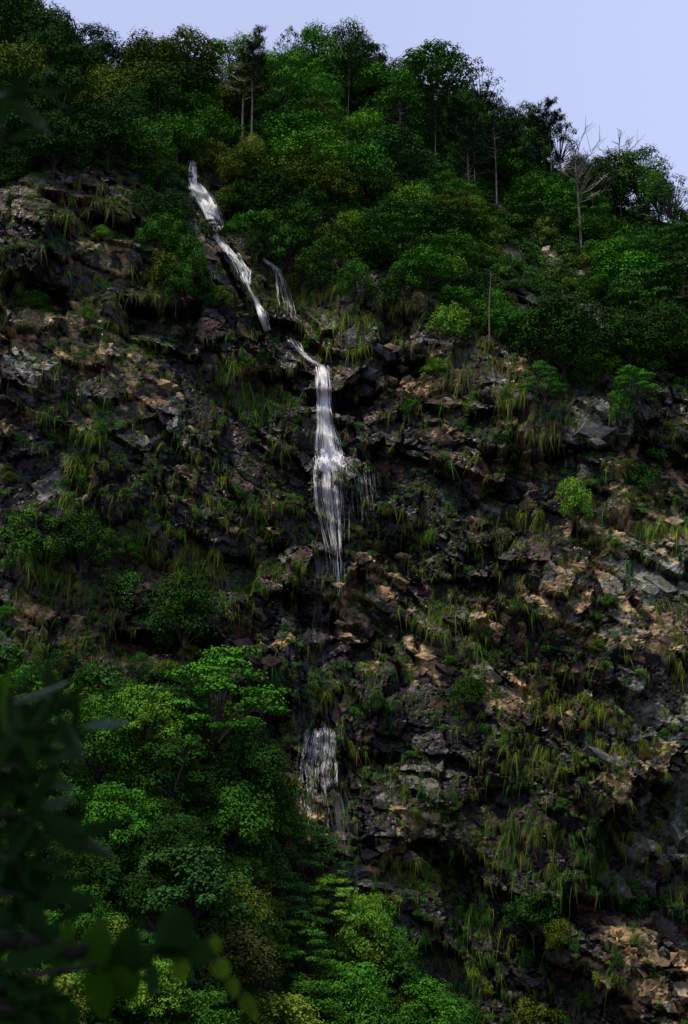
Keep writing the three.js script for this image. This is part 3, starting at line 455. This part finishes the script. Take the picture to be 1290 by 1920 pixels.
function singledOut(key, list) {                                                  // which of several alike: its row, then its turn from the left
  if (list.length === 1) return [[key, list[0]]];
  if (list.length === 2 && Math.abs(list[0].py - list[1].py) > Math.abs(list[0].px - list[1].px)) { const t = list.slice().sort((a, b) => a.py - b.py); return [[`${key}, upper of two`, t[0]], [`${key}, lower of two`, t[1]]]; }
  const rows = Math.ceil(list.length / 12), per = Math.ceil(list.length / rows), out = [], t = list.slice().sort((a, b) => a.py - b.py);
  for (let k = 0; k < rows; k++) t.slice(k * per, (k + 1) * per).sort((a, b) => a.px - b.px).forEach((q, i) => out.push([`${key}, ${rows === 1 ? '' : (rows === 2 ? ['upper ', 'lower '] : ['upper ', 'middle ', 'lower ', 'lowest '])[k]}${ORD[i]}`, q]));
  return out;
}
// labels: which one it is, from its place beside things that one can find
{
  const WORD = { broadleaf_tree: 'round-crowned tree', layered_tree: 'tiered tree', open_tree: 'thin see-through tree', shrub: 'shrub', pine_tree: 'pine with a thin pale trunk', dead_tree: 'bare dead tree' };
  const CAT = { broadleaf_tree: 'tree', layered_tree: 'tree', open_tree: 'tree', shrub: 'shrub', pine_tree: 'pine tree', dead_tree: 'dead tree' };
  const zone = (x, y) => y > 1150 && x < 900 && (y > 1200 || x < 420) && y > 1180 + Math.max(0, x - 420) * 1.2 ? (y > 1720 ? 'in the valley bottom' : y > 1450 ? 'low on the wooded spur' : 'high on the wooded spur')
    : x < 260 && y < 320 ? (y < 150 ? 'high on the left wooded shoulder' : 'low on the left wooded shoulder')
    : y < 320 && x < 430 ? 'above the top of the fall' : y < 190 && x < 780 ? 'just under the highest ridge' : x >= 780 && y < 330 ? 'along the falling right ridge'
    : y < 340 && x < 640 ? 'on the slope right of the upper fall' : y < 340 ? 'on the middle of the high slope' : y < 560 && x < 560 ? 'beside the upper fall' : y < 560 && x < 880 ? 'on the low edge of the wood' : y < 560 ? 'on the right slope under the ridge'
    : y < 820 && x > 820 ? 'on the right edge of the wood' : x < 560 ? 'on the left rock wall' : x < 800 ? 'on the wall beside the long drop' : 'on the right rock wall';
  const sets = new Map();
  for (const q of plants) {
    q.zone = zone(q.px, q.py);
    const grp = `${CAT[q.name] === 'shrub' ? 'shrubs' : 'trees'} ${q.zone}`;
    if (q.label) { tag(q.g, q.label, CAT[q.name], grp); continue; }
    const size = q.name === 'dead_tree' || q.name === 'pine_tree' ? '' : q.width > 5.2 ? 'large ' : q.width < 1.1 ? 'tiny ' : q.width < 2.4 ? 'small ' : '';
    const key = `${size}${q.name === 'dead_tree' || q.name === 'pine_tree' ? '' : LEAF_WORD[q.colour] + ' '}${WORD[q.name]} ${q.zone}`;
    q.grp = grp; if (!sets.has(key)) sets.set(key, []); sets.get(key).push(q);
  }
  for (const [key, list] of sets) for (const [label, q] of singledOut(key, list)) tag(q.g, label, CAT[q.name], q.grp);
}

// ---------------------------------------------------------------- hanging grass
function tuft(seed, blades, length, width) {
  const r = rng(seed), s = new Soup();
  for (let k = 0; k < blades; k++) {
    const a = (r() - 0.5) * 2.7, Lb = length * (0.35 + 0.9 * r() * r() + 0.15 * r()), stiff = r(), root = V3((r() - 0.5) * 0.22, (r() - 0.5) * 0.16, 0), t = 0.6 + 0.8 * r(), dead = r() < 0.2;
    const col = dead ? [t * 2.1, t * 1.25, t * 2.2] : [t * (0.85 + 0.3 * r()), t, t]; let pa = null, pb = null;
    const rise = dead ? -0.35 : -0.15 + 0.95 * stiff * stiff, drop = dead ? 0.6 : 1.15 - 0.35 * stiff, out = dead ? 0.15 : 0.25 + 0.45 * r();
    for (let i = 0; i <= 4; i++) {
      const f = i / 4, w = width * (1 - f * 0.9) * 0.5, q = root.clone().add(V3(Math.sin(a) * Lb * 0.62 * (f - 0.3 * f * f), Lb * (rise * f - drop * f * f), Lb * out * (f - 0.45 * f * f)));
      const c = q.clone().add(V3(w * Math.cos(a), 0, -w * Math.sin(a) * 0.5)), d = q.clone().add(V3(-w * Math.cos(a), 0, w * Math.sin(a) * 0.5));
      if (pa) { s.tri(pa, pb, c, col); if (i < 4) s.tri(pb, d, c, col); } pa = c; pb = d;
    }
  }
  return s.build();
}
const tufts = [tuft(1, 34, 1.1, 0.04), tuft(2, 44, 1.0, 0.036), tuft(3, 26, 1.3, 0.045)];
const GRASS_TONES = [[0.060, 0.125, 0.012], [0.045, 0.115, 0.013], [0.095, 0.135, 0.014], [0.028, 0.085, 0.014], [0.10, 0.11, 0.026], [0.13, 0.205, 0.016]];
// greener strips of the wall: [px, py, rx, ry, density, tone or -1]
const LAWNS = [[180, 400, 120, 55, 1.2, 4], [260, 520, 80, 60, 1, -1], [60, 350, 80, 40, .9, 4], [320, 460, 70, 50, 1, 3], [520, 560, 60, 60, 1, 0], [600, 545, 70, 60, 1.4, 2], [450, 480, 40, 50, 1, 4], [660, 640, 90, 50, 1.8, 5], [850, 640, 90, 50, 1.3, 4], [800, 590, 110, 50, 1.1, 4], [900, 690, 110, 60, 1.5, 4], [1000, 780, 80, 70, 1.5, 4], [980, 750, 70, 40, 1.4, 2], [480, 720, 110, 60, 1.5, 0], [560, 690, 60, 40, 1.2, 4], [160, 880, 50, 110, 1.9, 5], [130, 800, 70, 60, 1.2, 0], [320, 1060, 120, 60, 1.8, 2], [140, 1130, 120, 50, 1.8, 4], [60, 1060, 80, 60, 1.7, 0], [260, 1000, 100, 50, 1.3, 0], [120, 1210, 140, 40, 1.6, 4], [300, 1250, 100, 30, 1.5, 4], [540, 1100, 70, 60, 1.6, 0], [520, 1000, 70, 50, .9, 0], [560, 1300, 60, 70, 1.2, 3], [540, 1420, 30, 80, 1.7, 2], [620, 1330, 50, 60, 1.3, 5], [640, 1430, 40, 70, 1.3, 0], [680, 920, 50, 50, 1.3, 2], [760, 1000, 80, 70, 1, 0], [860, 1150, 100, 60, 1.2, 2], [900, 1210, 60, 40, 1.1, 0], [1040, 1560, 120, 70, 1.4, 3], [1100, 1620, 90, 60, 1.4, 1], [990, 1500, 60, 50, 1.3, 3], [820, 1640, 130, 60, 1.2, 2], [800, 1700, 120, 70, 1.2, 1], [930, 1720, 90, 80, 1.1, 1], [880, 1850, 90, 60, 1.2, 0], [1230, 1690, 70, 60, 1.6, 3], [1150, 1380, 90, 60, 1.2, 2], [1080, 1300, 80, 50, 1.3, 2], [1260, 1200, 50, 90, 1.4, 2], [1240, 990, 60, 30, 1.8, 5], [960, 980, 80, 50, 1.2, 2], [900, 870, 90, 50, 1, 0], [1160, 930, 60, 50, 1.2, 4], [560, 1580, 50, 80, 1.8, 4], [610, 1480, 50, 50, 1.2, 0], [400, 1090, 70, 60, 1.3, 0], [440, 930, 90, 60, 1, 0], [230, 960, 60, 60, 1, 2], [240, 640, 60, 60, .8, 0], [40, 560, 60, 60, 1, 0], [200, 660, 50, 40, .6, 2], [240, 770, 40, 40, .7, 2], [1200, 1560, 60, 50, 1.2, 2], [950, 1400, 60, 40, 1, 2], [1000, 1420, 80, 50, 1.2, 2]].map(([px, py, rx, ry, d, t]) => { const p = hit(px, py), k = pxPerMetre(p); return [p.x, p.y, rx / k, ry / k, d, t]; });
{
  const r = rng(8), sets = tufts.map(() => []), big = []; let guard = 0, n = 0; const X = V3(), q = new THREE.Quaternion(), e = new THREE.Euler(), s = V3(), M = new THREE.Matrix4();
  while (n < 23000 && guard++ < 400000) {
    const x = -30 + 60 * r(), y = -6 + 73 * r(), w = wooded(x, y);
    let dens = 0.30 * smooth(0.36, 0.6, fbm(x * 0.33, y * 0.45, 91, 3)) + 0.07, tone = -1, best = 0;
    for (const [cx, cy, rx, ry, d, t] of LAWNS) { const v = ((x - cx) / rx) ** 2 + ((y - cy) / ry) ** 2; if (v < 1.6) { const dd = d * 0.26 * smooth(1.7, 0.2, v) * (0.35 + 1.3 * smooth(0.35, 0.65, fbm(x * 0.7, y * 0.9, 93, 2))); dens += dd; if (dd > best && t >= 0) { best = dd; tone = t; } } }
    if (w > 0.5) dens = Math.min(dens, 0.3);
    if (r() > dens) continue;
    const z = frontOf(x, y), ledge = frontOf(x, y + 0.35) - z;
    if (ledge < 0.05 && r() < 0.65) continue;
    if (ledge < -0.25) continue;
    if (tone < 0 || r() < 0.5) tone = [0, 1, 2, 2, 3, 4][Math.floor(r() * 6)];
    let size = (0.3 + 0.75 * r() * r()) * (1 + 0.45 * (best > 0.4 ? 1 : 0)); if (y > 45) size *= 1.15;
    e.set((r() - 0.5) * 0.4, (r() - 0.5) * 1.0, (r() - 0.5) * 0.5); q.setFromEuler(e); s.set(size, size * (0.85 + 0.4 * r()), size); X.set(x, y, -z - 0.03);
    const k = Math.floor(r() * 3), c = GRASS_TONES[tone].map(v => v * (0.75 + 0.5 * r()));
    const item = { m: new THREE.Matrix4().compose(X, q, s), c, size, x, y, z, e: e.clone(), s: s.clone(), k, tone };
    if (size > 1.05 && big.length < 200 && w < 0.5) big.push(item); else sets[k].push(item);
    n++;
  }
  const mats = new THREE.MeshPhysicalMaterial({ vertexColors: true, side: THREE.DoubleSide, roughness: 0.7, specularIntensity: 0.12 });
  sets.forEach((list, k) => {
    const im = new THREE.InstancedMesh(tufts[k], mats, list.length); im.name = numbered('hanging_grass'); im.castShadow = im.receiveShadow = true;
    list.forEach((it, i) => { im.setMatrixAt(i, it.m); im.setColorAt(i, new THREE.Color().setRGB(...it.c)); });
    scene.add(im); tag(im, ['thick hanging grass over the ledges of the wall', 'fine hanging grass over the ledges of the wall', 'long sparse grass over the ledges of the wall'][k], 'grass', null, 'stuff');
  });
  console.log('grass', n, guard, 'big', big.length);
  const toneMats = GRASS_TONES.map(t => { const m = new THREE.MeshPhysicalMaterial({ vertexColors: true, side: THREE.DoubleSide, roughness: 0.7, specularIntensity: 0.12 }); m.color.setRGB(...t); return m; });
  const TW = ['olive', 'green', 'yellowish', 'dark green', 'straw-tinged', 'bright green'];
  const where = (px, py) => py < 480 ? 'on the left crest' : py < 760 && px < 420 ? 'on the upper left wall' : py < 760 && px < 720 ? 'beside the upper fall' : py < 860 ? 'under the right wood' : py < 1280 && px < 420 ? 'on the grassy left slope' : py < 1280 && px < 800 ? 'near the long drop' : py < 1280 ? 'on the right wall' : px < 720 ? 'beside the lower veil' : py < 1480 ? 'on the lower right wall' : 'at the foot of the right wall';
  const groups = new Map();
  for (const it of big) { const [px, py] = toPx(V3(it.x, it.y, -it.z)); if (px < 0 || px > 1290 || py > 1920) continue; const key = `${TW[it.tone]} drooping grass clump ${where(px, py)}`; it.px = px; it.py = py; if (!groups.has(key)) groups.set(key, []); groups.get(key).push(it); }
  for (const [key, list] of groups) for (const [label, it] of singledOut(key, list)) {
    const m = part(numbered('grass_tuft'), tufts[it.k], toneMats[it.tone], scene); m.position.set(it.x, it.y, -it.z - 0.03); m.rotation.copy(it.e); m.scale.copy(it.s);
    tag(m, label, 'grass tuft', key.replace('drooping grass clump', 'grass clumps'));
  }
}

// ---------------------------------------------------------------- the waterfall: strands of falling water
{
  const fall = new THREE.Group(); fall.name = 'waterfall'; scene.add(fall); tag(fall, 'thin white waterfall running down the gully and over the dark wall', 'waterfall', null, 'structure');
  const water = (o, k = 0.9) => { const m = new THREE.MeshPhysicalMaterial({ side: THREE.DoubleSide, roughness: 0.35, transparent: true, opacity: o, depthWrite: false }); m.color.setRGB(k, k, k); return m; };
  const dense = water(0.8), thin = water(0.42), sheer = water(0.22), haze = water(0.012);
  const wall = new Map();
  function run(name, path, strands, width, mat, seed, o = {}) {                   // path: [px, py, half width px, strength]
    const r = rng(seed), s = new Soup();
    const pts = path.map(([px, py, hw, st = 1]) => { const p = hit(px, py, frontOf); return { p, hw: 1.35 * hw / pxPerMetre(p), st }; });
    for (let i = 1; i < pts.length; i++) if (o.fall) pts[i].p.z = Math.max(pts[i].p.z, pts[i - 1].p.z - 0.15);
    const curve = new THREE.CatmullRomCurve3(pts.map(q => q.p), false, 'centripetal'), len = curve.getLength(), N = pts.length - 1;
    const sample = t => { const f = clamp(t, 0, 0.9999) * N, i = Math.floor(f), a = f - i; return { hw: lerp(pts[i].hw, pts[i + 1].hw, a), st: lerp(pts[i].st, pts[i + 1].st, a) }; };
    for (let k = 0; k < strands; k++) {
      const t0 = r(), sp = sample(t0); if (r() > sp.st) continue;
      const span = Math.min((o.length || 2.2) * (0.4 + r()) / len, 1.02 - t0), seg = 6; if (span < 0.004) continue;
      const cl = Math.floor(r() * 8), lane = !o.soft && r() < 0.6 ? (hash(cl, seed, 5) + hash(cl, seed, 6) - 1) * 0.95 + (r() - 0.5) * 0.14 : (r() + r() + r() - 1.5) / 1.5, w = width * (0.4 + 1.2 * r() * r()), ph = r() * 6.28, amp = (o.wave ?? 0.06) * r(), depth = 0.12 + 0.45 * r(); let pa, pb;
      for (let i = 0; i <= seg; i++) {
        const t = t0 + span * i / seg, f = clamp(t, 0, 1), c = curve.getPoint(f), q = sample(f), ww = w * Math.sin(Math.PI * (0.12 + 0.85 * i / seg)) * 0.5 + 0.002;
        const x = c.x + lane * q.hw + amp * Math.sin(ph + i * 1.1), y = c.y + (r() - 0.5) * 0.03, front = -frontOf(x, y);
        const z = (o.cling ? Math.max(front, c.z - 0.6) : Math.max(c.z, front)) + depth, tw = 0.5 * Math.sin(ph * 2 + i * 0.6);
        const a = V3(x - ww * Math.cos(tw), y, z - ww * Math.sin(tw)), b = V3(x + ww * Math.cos(tw), y, z + ww * Math.sin(tw));
        if (pa) { s.tri(pa, a, b, [1, 1, 1]); s.tri(pa, b, pb, [1, 1, 1]); } pa = a; pb = b;
      }
    }
    const g = s.build(); g.deleteAttribute('color'); g.computeVertexNormals();
    tag(part(name, g, mat, fall), null, null, null, 'stuff');
  }
  run('top_chute', [[363, 304, 6], [364, 325, 8], [365, 346, 9]], 220, 0.045, dense, 1, { length: 1.2, cling: 1 });
  run('upper_cascade', [[366, 344, 12], [378, 365, 21], [392, 390, 19], [400, 412, 17, .8], [404, 430, 11, .5]], 1200, 0.035, thin, 2, { length: 1.6, cling: 1 });
  run('rushing_stream', [[404, 445, 5], [425, 468, 9], [445, 490, 13], [458, 510, 13, .8], [464, 535, 6, .7]], 520, 0.035, thin, 3, { length: 1.3, cling: 1 });
  run('stream_link', [[403, 425, 7, .7], [405, 438, 5, .6], [408, 450, 6]], 90, 0.03, thin, 41, { length: 0.8, cling: 1 });
  run('lip_trickle', [[462, 532, 5], [468, 546, 3, .7], [475, 560, 3]], 70, 0.03, thin, 42, { length: 0.8, cling: 1 });
  run('slanting_chute', [[474, 556, 3], [484, 575, 6], [494, 600, 9], [502, 624, 8, .5]], 300, 0.03, thin, 4, { length: 1.4 });
  run('side_fall', [[490, 487, 3], [505, 497, 4], [518, 508, 7], [530, 530, 9, .6], [540, 560, 12, .35], [548, 600, 14, .15]], 330, 0.03, sheer, 5, { length: 1.8, fall: 1 });
  run('side_trickle', [[517, 508, 2], [520, 540, 2], [523, 575, 2, .4]], 18, 0.03, thin, 6, { length: 1.5, fall: 1 });
  run('linking_stream', [[545, 632, 10, .5], [556, 648, 14, .6], [566, 664, 7], [582, 678, 6], [600, 690, 9]], 110, 0.045, thin, 7, { length: 1.2, cling: 1 });
  run('long_drop', [[602, 688, 11], [606, 710, 12], [608, 760, 13], [611, 800, 15, .9], [616, 850, 26, .8]], 1300, 0.024, thin, 8, { length: 2.6, fall: 1 });
  run('ledge_splash', [[618, 842, 20], [620, 856, 26], [620, 875, 28, .8], [620, 890, 28, .5]], 620, 0.034, dense, 9, { length: 0.9, wave: 0.2 });
  run('spreading_veil', [[620, 862, 26, 1], [620, 900, 30, .9], [624, 950, 32, .38], [630, 1000, 26, .1], [634, 1060, 20, .03], [636, 1120, 18, 0]], 1300, 0.022, sheer, 10, { length: 2.2, fall: 1 });
  run('veil_thread', [[620, 862, 24, 1], [622, 910, 28, .8], [628, 970, 26, .35], [634, 1040, 14, .05], [636, 1100, 10, 0]], 150, 0.025, thin, 31, { length: 2.4, fall: 1 });
  run('cascade_thread', [[598, 1370, 24], [594, 1400, 28, .7], [590, 1440, 26, .4]], 110, 0.03, thin, 32, { length: 0.8, cling: 1, wave: 0.05 });
  run('drip_line', [[632, 845, 8], [652, 868, 12, .8], [668, 888, 18, .8], [680, 935, 24, .5], [684, 980, 24, 0]], 120, 0.018, sheer, 11, { length: 1.3, cling: 1, soft: 1, wave: 0.03 });
  run('drip_curtain', [[688, 870, 14, .6], [692, 905, 18, .6], [694, 960, 14, .1]], 60, 0.02, sheer, 21, { length: 1.4, cling: 1, soft: 1, wave: 0.03 });
  run('drifting_spray', [[622, 960, 34, .4], [615, 1060, 30, .5], [605, 1150, 24, .6], [600, 1250, 34, .6], [598, 1340, 50, .8], [600, 1400, 54, .4]], 90, 0.2, haze, 12, { length: 3.2, fall: 1, wave: 0.2, soft: 1 });
  run('lower_cascade', [[598, 1366, 26], [596, 1395, 32], [592, 1425, 30, .6], [588, 1460, 32, .35], [592, 1510, 38, .1], [596, 1560, 38, 0]], 1000, 0.022, sheer, 13, { length: 1.1, cling: 1, wave: 0.05 });
  run('lower_trickle', [[626, 1400, 4], [629, 1430, 3], [631, 1475, 2, .4]], 24, 0.025, thin, 14, { length: 1.4, cling: 1 });
  run('edge_trickle', [[565, 1430, 5, .8], [572, 1480, 6, .8], [582, 1530, 5, .4]], 30, 0.03, thin, 15, { length: 1, cling: 1 });
  run('last_veil', [[600, 1440, 40, .6], [630, 1500, 38, .8], [640, 1560, 34, .9], [648, 1620, 28, .6], [655, 1690, 22, .3]], 110, 0.16, haze, 16, { length: 3, fall: 1, soft: 1 });
}
console.log('water done');

// ---------------------------------------------------------------- two poles on the slope
{
  const a = at(918, 642), k = pxPerMetre(a), h = 138 / k / 0.95, g = new THREE.Group(); g.name = 'dead_pole'; scene.add(g); g.position.copy(a);
  part('trunk', limb([V3(0, -0.3, 0), V3(0.05, h * 0.5, 0), V3(0.25, h, 0)], 0.075, 0.03, 6), BARK.grey, g); part('branch', limb([V3(0.25, h - 0.02, 0), V3(0.05, h + 0.1, 0.1), V3(-0.2, h + 0.15, 0.1)], 0.025, 0.01, 5), BARK.grey, g);
  tag(g, 'thin grey dead pole standing on the grassy slope', 'dead tree');
  const b = at(1190, 545), g2 = new THREE.Group(); g2.name = 'broken_stump'; scene.add(g2); g2.position.copy(b);
  const st = limb([V3(0, -0.4, 0), V3(0, 0.8, 0), V3(0.05, 1.5, 0)], 0.18, 0.13, 7); part('trunk', st, BARK.pale, g2); part('splinter', limb([V3(0.08, 1.4, 0), V3(0.1, 1.7, 0), V3(0.12, 2.1, 0)], 0.07, 0.01, 5), BARK.pale, g2);
  tag(g2, 'pale broken tree stump among dark bushes on the right slope', 'stump');
}

// ---------------------------------------------------------------- the tree beside the camera: blurred twigs in front
{
  const tree = new THREE.Group(); tree.name = 'near_tree'; scene.add(tree); tree.position.set(-2.0, 0, -2.2);
  tag(tree, 'blurred dark leafy twigs reaching in close to the viewer', 'tree');
  const near = (px, py, d) => { const q = ray(px, py).normalize().multiplyScalar(d); q.y += EYE; return q.sub(tree.position); };
  const mats = [[0.022, 0.07, 0.012], [0.03, 0.095, 0.014], [0.07, 0.19, 0.010], [0.15, 0.27, 0.014]].map(c => { const m = new THREE.MeshPhysicalMaterial({ side: THREE.DoubleSide, roughness: 0.55, transmission: 0.5, thickness: 0, specularIntensity: 0.05 }); m.color.setRGB(...c); return m; });
  const gloss = new THREE.MeshPhysicalMaterial({ side: THREE.DoubleSide, roughness: 0.28 }); gloss.color.setRGB(0.02, 0.06, 0.012); mats.push(gloss);
  function blade(len, wid, round) {
    const pos = [], idx = [], n = 9;
    for (let i = 0; i <= n; i++) { const f = i / n, w = wid * 0.5 * Math.pow(Math.sin(Math.PI * Math.pow(0.02 + 0.97 * f, round ? 0.85 : 0.8)), round ? 0.55 : 0.9); const y = f * len, z = -0.18 * len * f * f; pos.push(-w, y, z + w * 0.25, 0, y, z, w, y, z + w * 0.25); }
    for (let i = 0; i < n; i++) for (let k = 0; k < 2; k++) { const a = i * 3 + k; idx.push(a, a + 1, a + 3, a + 3, a + 1, a + 4); }
    const g = new THREE.BufferGeometry(); g.setAttribute('position', new THREE.Float32BufferAttribute(pos, 3)); g.setIndex(idx); g.computeVertexNormals(); return g;
  }
  const longLeaf = blade(1, 0.24), roundLeaf = blade(1, 0.85, true), wood = BARK.dark;
  const crownTop = V3(-0.6, 4.2, 0.8);
  part('trunk', limb([V3(0, -0.3, 0), V3(-0.15, 1.6, 0.1), V3(-0.35, 3, 0.4), crownTop], 0.16, 0.07, 10), wood, tree);
  const branch = (pts, r0, r1) => part('branch', limb(pts, r0, r1, 7), wood, tree);
  const r = rng(66);
  function addLeaf(p, dir, size, round, m) { const l = part('leaf', round ? roundLeaf : longLeaf, mats[m], tree); l.position.copy(p); const up = dir.clone().normalize(); const side = V3(r() - 0.5, r() - 0.5, r() - 0.2).cross(up).normalize(), nrm = V3().crossVectors(side, up); l.quaternion.setFromRotationMatrix(new THREE.Matrix4().makeBasis(side, up, nrm)); l.scale.setScalar(size); }
  function whorl(px, py, d, n, size, round) { const c = near(px, py, d); for (let k = 0; k < n; k++) { const a = k / n * 6.283 + r() * 0.5; addLeaf(c.clone().add(V3((r() - .5) * .03, (r() - .5) * .03, (r() - .5) * .05)), V3(Math.cos(a), Math.sin(a) * 0.95 + 0.1, (r() - 0.5) * 0.9), size * (0.6 + 0.4 * r()), round, r() < 0.15 ? 4 : r() < 0.75 ? 0 : r() < 0.7 ? 1 : 2); } return c; }
  const trunkAt = y => V3(-0.15 - 0.1 * (y - 1.6), y, 0.1);
  const W = [[30, 1310, 2.7, 9, .125], [110, 1330, 2.8, 11, .115], [70, 1380, 2.7, 10, .12], [140, 1370, 2.9, 7, .10], [20, 1390, 2.6, 9, .13], [60, 1440, 2.6, 8, .11], [10, 1450, 2.6, 8, .12], [110, 1560, 2.7, 9, .11], [60, 1530, 2.6, 9, .12], [20, 1600, 2.6, 9, .13], [50, 1680, 2.6, 9, .12], [15, 1720, 2.6, 9, .12], [90, 1720, 2.7, 7, .09], [10, 1520, 2.6, 8, .12], [20, 1880, 2.5, 9, .12], [10, 1820, 2.5, 8, .12], [60, 1900, 2.5, 8, .10], [10, 190, 2.7, 8, .10], [70, 175, 2.8, 6, .08], [10, 250, 2.6, 6, .08]];
  for (const [px, py, d, n, size] of W) { const c = whorl(px, py, d, n, size, false); const root = near(-160, py + 40, d - 0.1); branch([root, root.clone().lerp(c, 0.5).add(V3(0, 0.02, 0)), c], 0.009, 0.003); }
  for (const [py0, y0] of [[1400, 1.35], [1640, 1.2], [230, 2.6], [1860, 1.1]]) { const e = near(-160, py0 + 40, 2.5); branch([trunkAt(y0), trunkAt(y0).lerp(e, 0.5).add(V3(0, 0.05, 0)), e], 0.03, 0.012); }
  branch([near(-160, 1750, 2.5), near(40, 1765, 2.6), near(150, 1783, 2.65), near(232, 1784, 2.7)], 0.017, 0.011);
  branch([near(60, 1830, 2.55), near(140, 1815, 2.6), near(250, 1800, 2.7), near(340, 1790, 2.75), near(400, 1800, 2.8)], 0.006, 0.002); branch([near(-160, 1880, 2.5), near(0, 1850, 2.5), near(60, 1830, 2.55)], 0.008, 0.006);
  const RL = [[50, 1838, -1.9, .075, 2], [75, 1845, -2.2, .07, 2], [100, 1815, .9, .055, 2], [150, 1815, 1.0, .085, 2], [185, 1815, .25, .07, 1], [160, 1830, -.9, .075, 2], [190, 1835, -.2, .06, 2], [235, 1800, .2, .05, 1], [285, 1790, .2, .06, 0], [300, 1795, 1.15, .085, 1], [305, 1785, .9, .075, 1], [330, 1795, -1.2, .04, 3], [345, 1790, .1, .05, 1], [400, 1788, 1.4, .028, 3], [402, 1800, -.9, .035, 3], [425, 1835, -.9, .032, 3], [455, 1868, -.9, .03, 3], [468, 1890, -.9, .022, 3], [30, 1870, -1.4, .09, 1], [90, 1880, -1.2, .08, 1], [275, 1800, -1.3, .06, 0], [120, 1870, -1.6, .07, 1], [20, 1800, .6, .06, 2], [45, 1800, 1.3, .05, 1], [130, 1790, 1.7, .05, 2], [215, 1815, -.8, .06, 2], [225, 1790, 1.0, .05, 1], [70, 1875, -.6, .06, 2], [255, 1815, -1.7, .045, 1]];
  for (const [px, py, a, size, m] of RL) addLeaf(near(px, py, 2.65), V3(Math.cos(a), Math.sin(a), 0.15), size * 1.02, true, m);
  branch([near(400, 1800, 2.65), near(440, 1850, 2.65), near(470, 1895, 2.65)], 0.002, 0.001);
  // its crown overhead, above and behind the viewer, keeps the twigs in shade
  const c = crown(700, { clumps: 60, leaves: 150, size: 0.03, tall: 0.5, flat: 0.6, clumpR: 0.14 });
  const top = part('crown', c.geometry, LEAF.deep, tree); top.scale.setScalar(7.5); top.position.set(0.7, 5.0, 0.9);
  branch([crownTop, V3(0.1, 5.2, 1.0), V3(1.2, 6.2, 1.2)], 0.07, 0.03); branch([crownTop, V3(-1.2, 5.2, 1.2), V3(-2.0, 6.0, 1.6)], 0.05, 0.02);
}
console.log('done');
renderer.render(scene, camera);
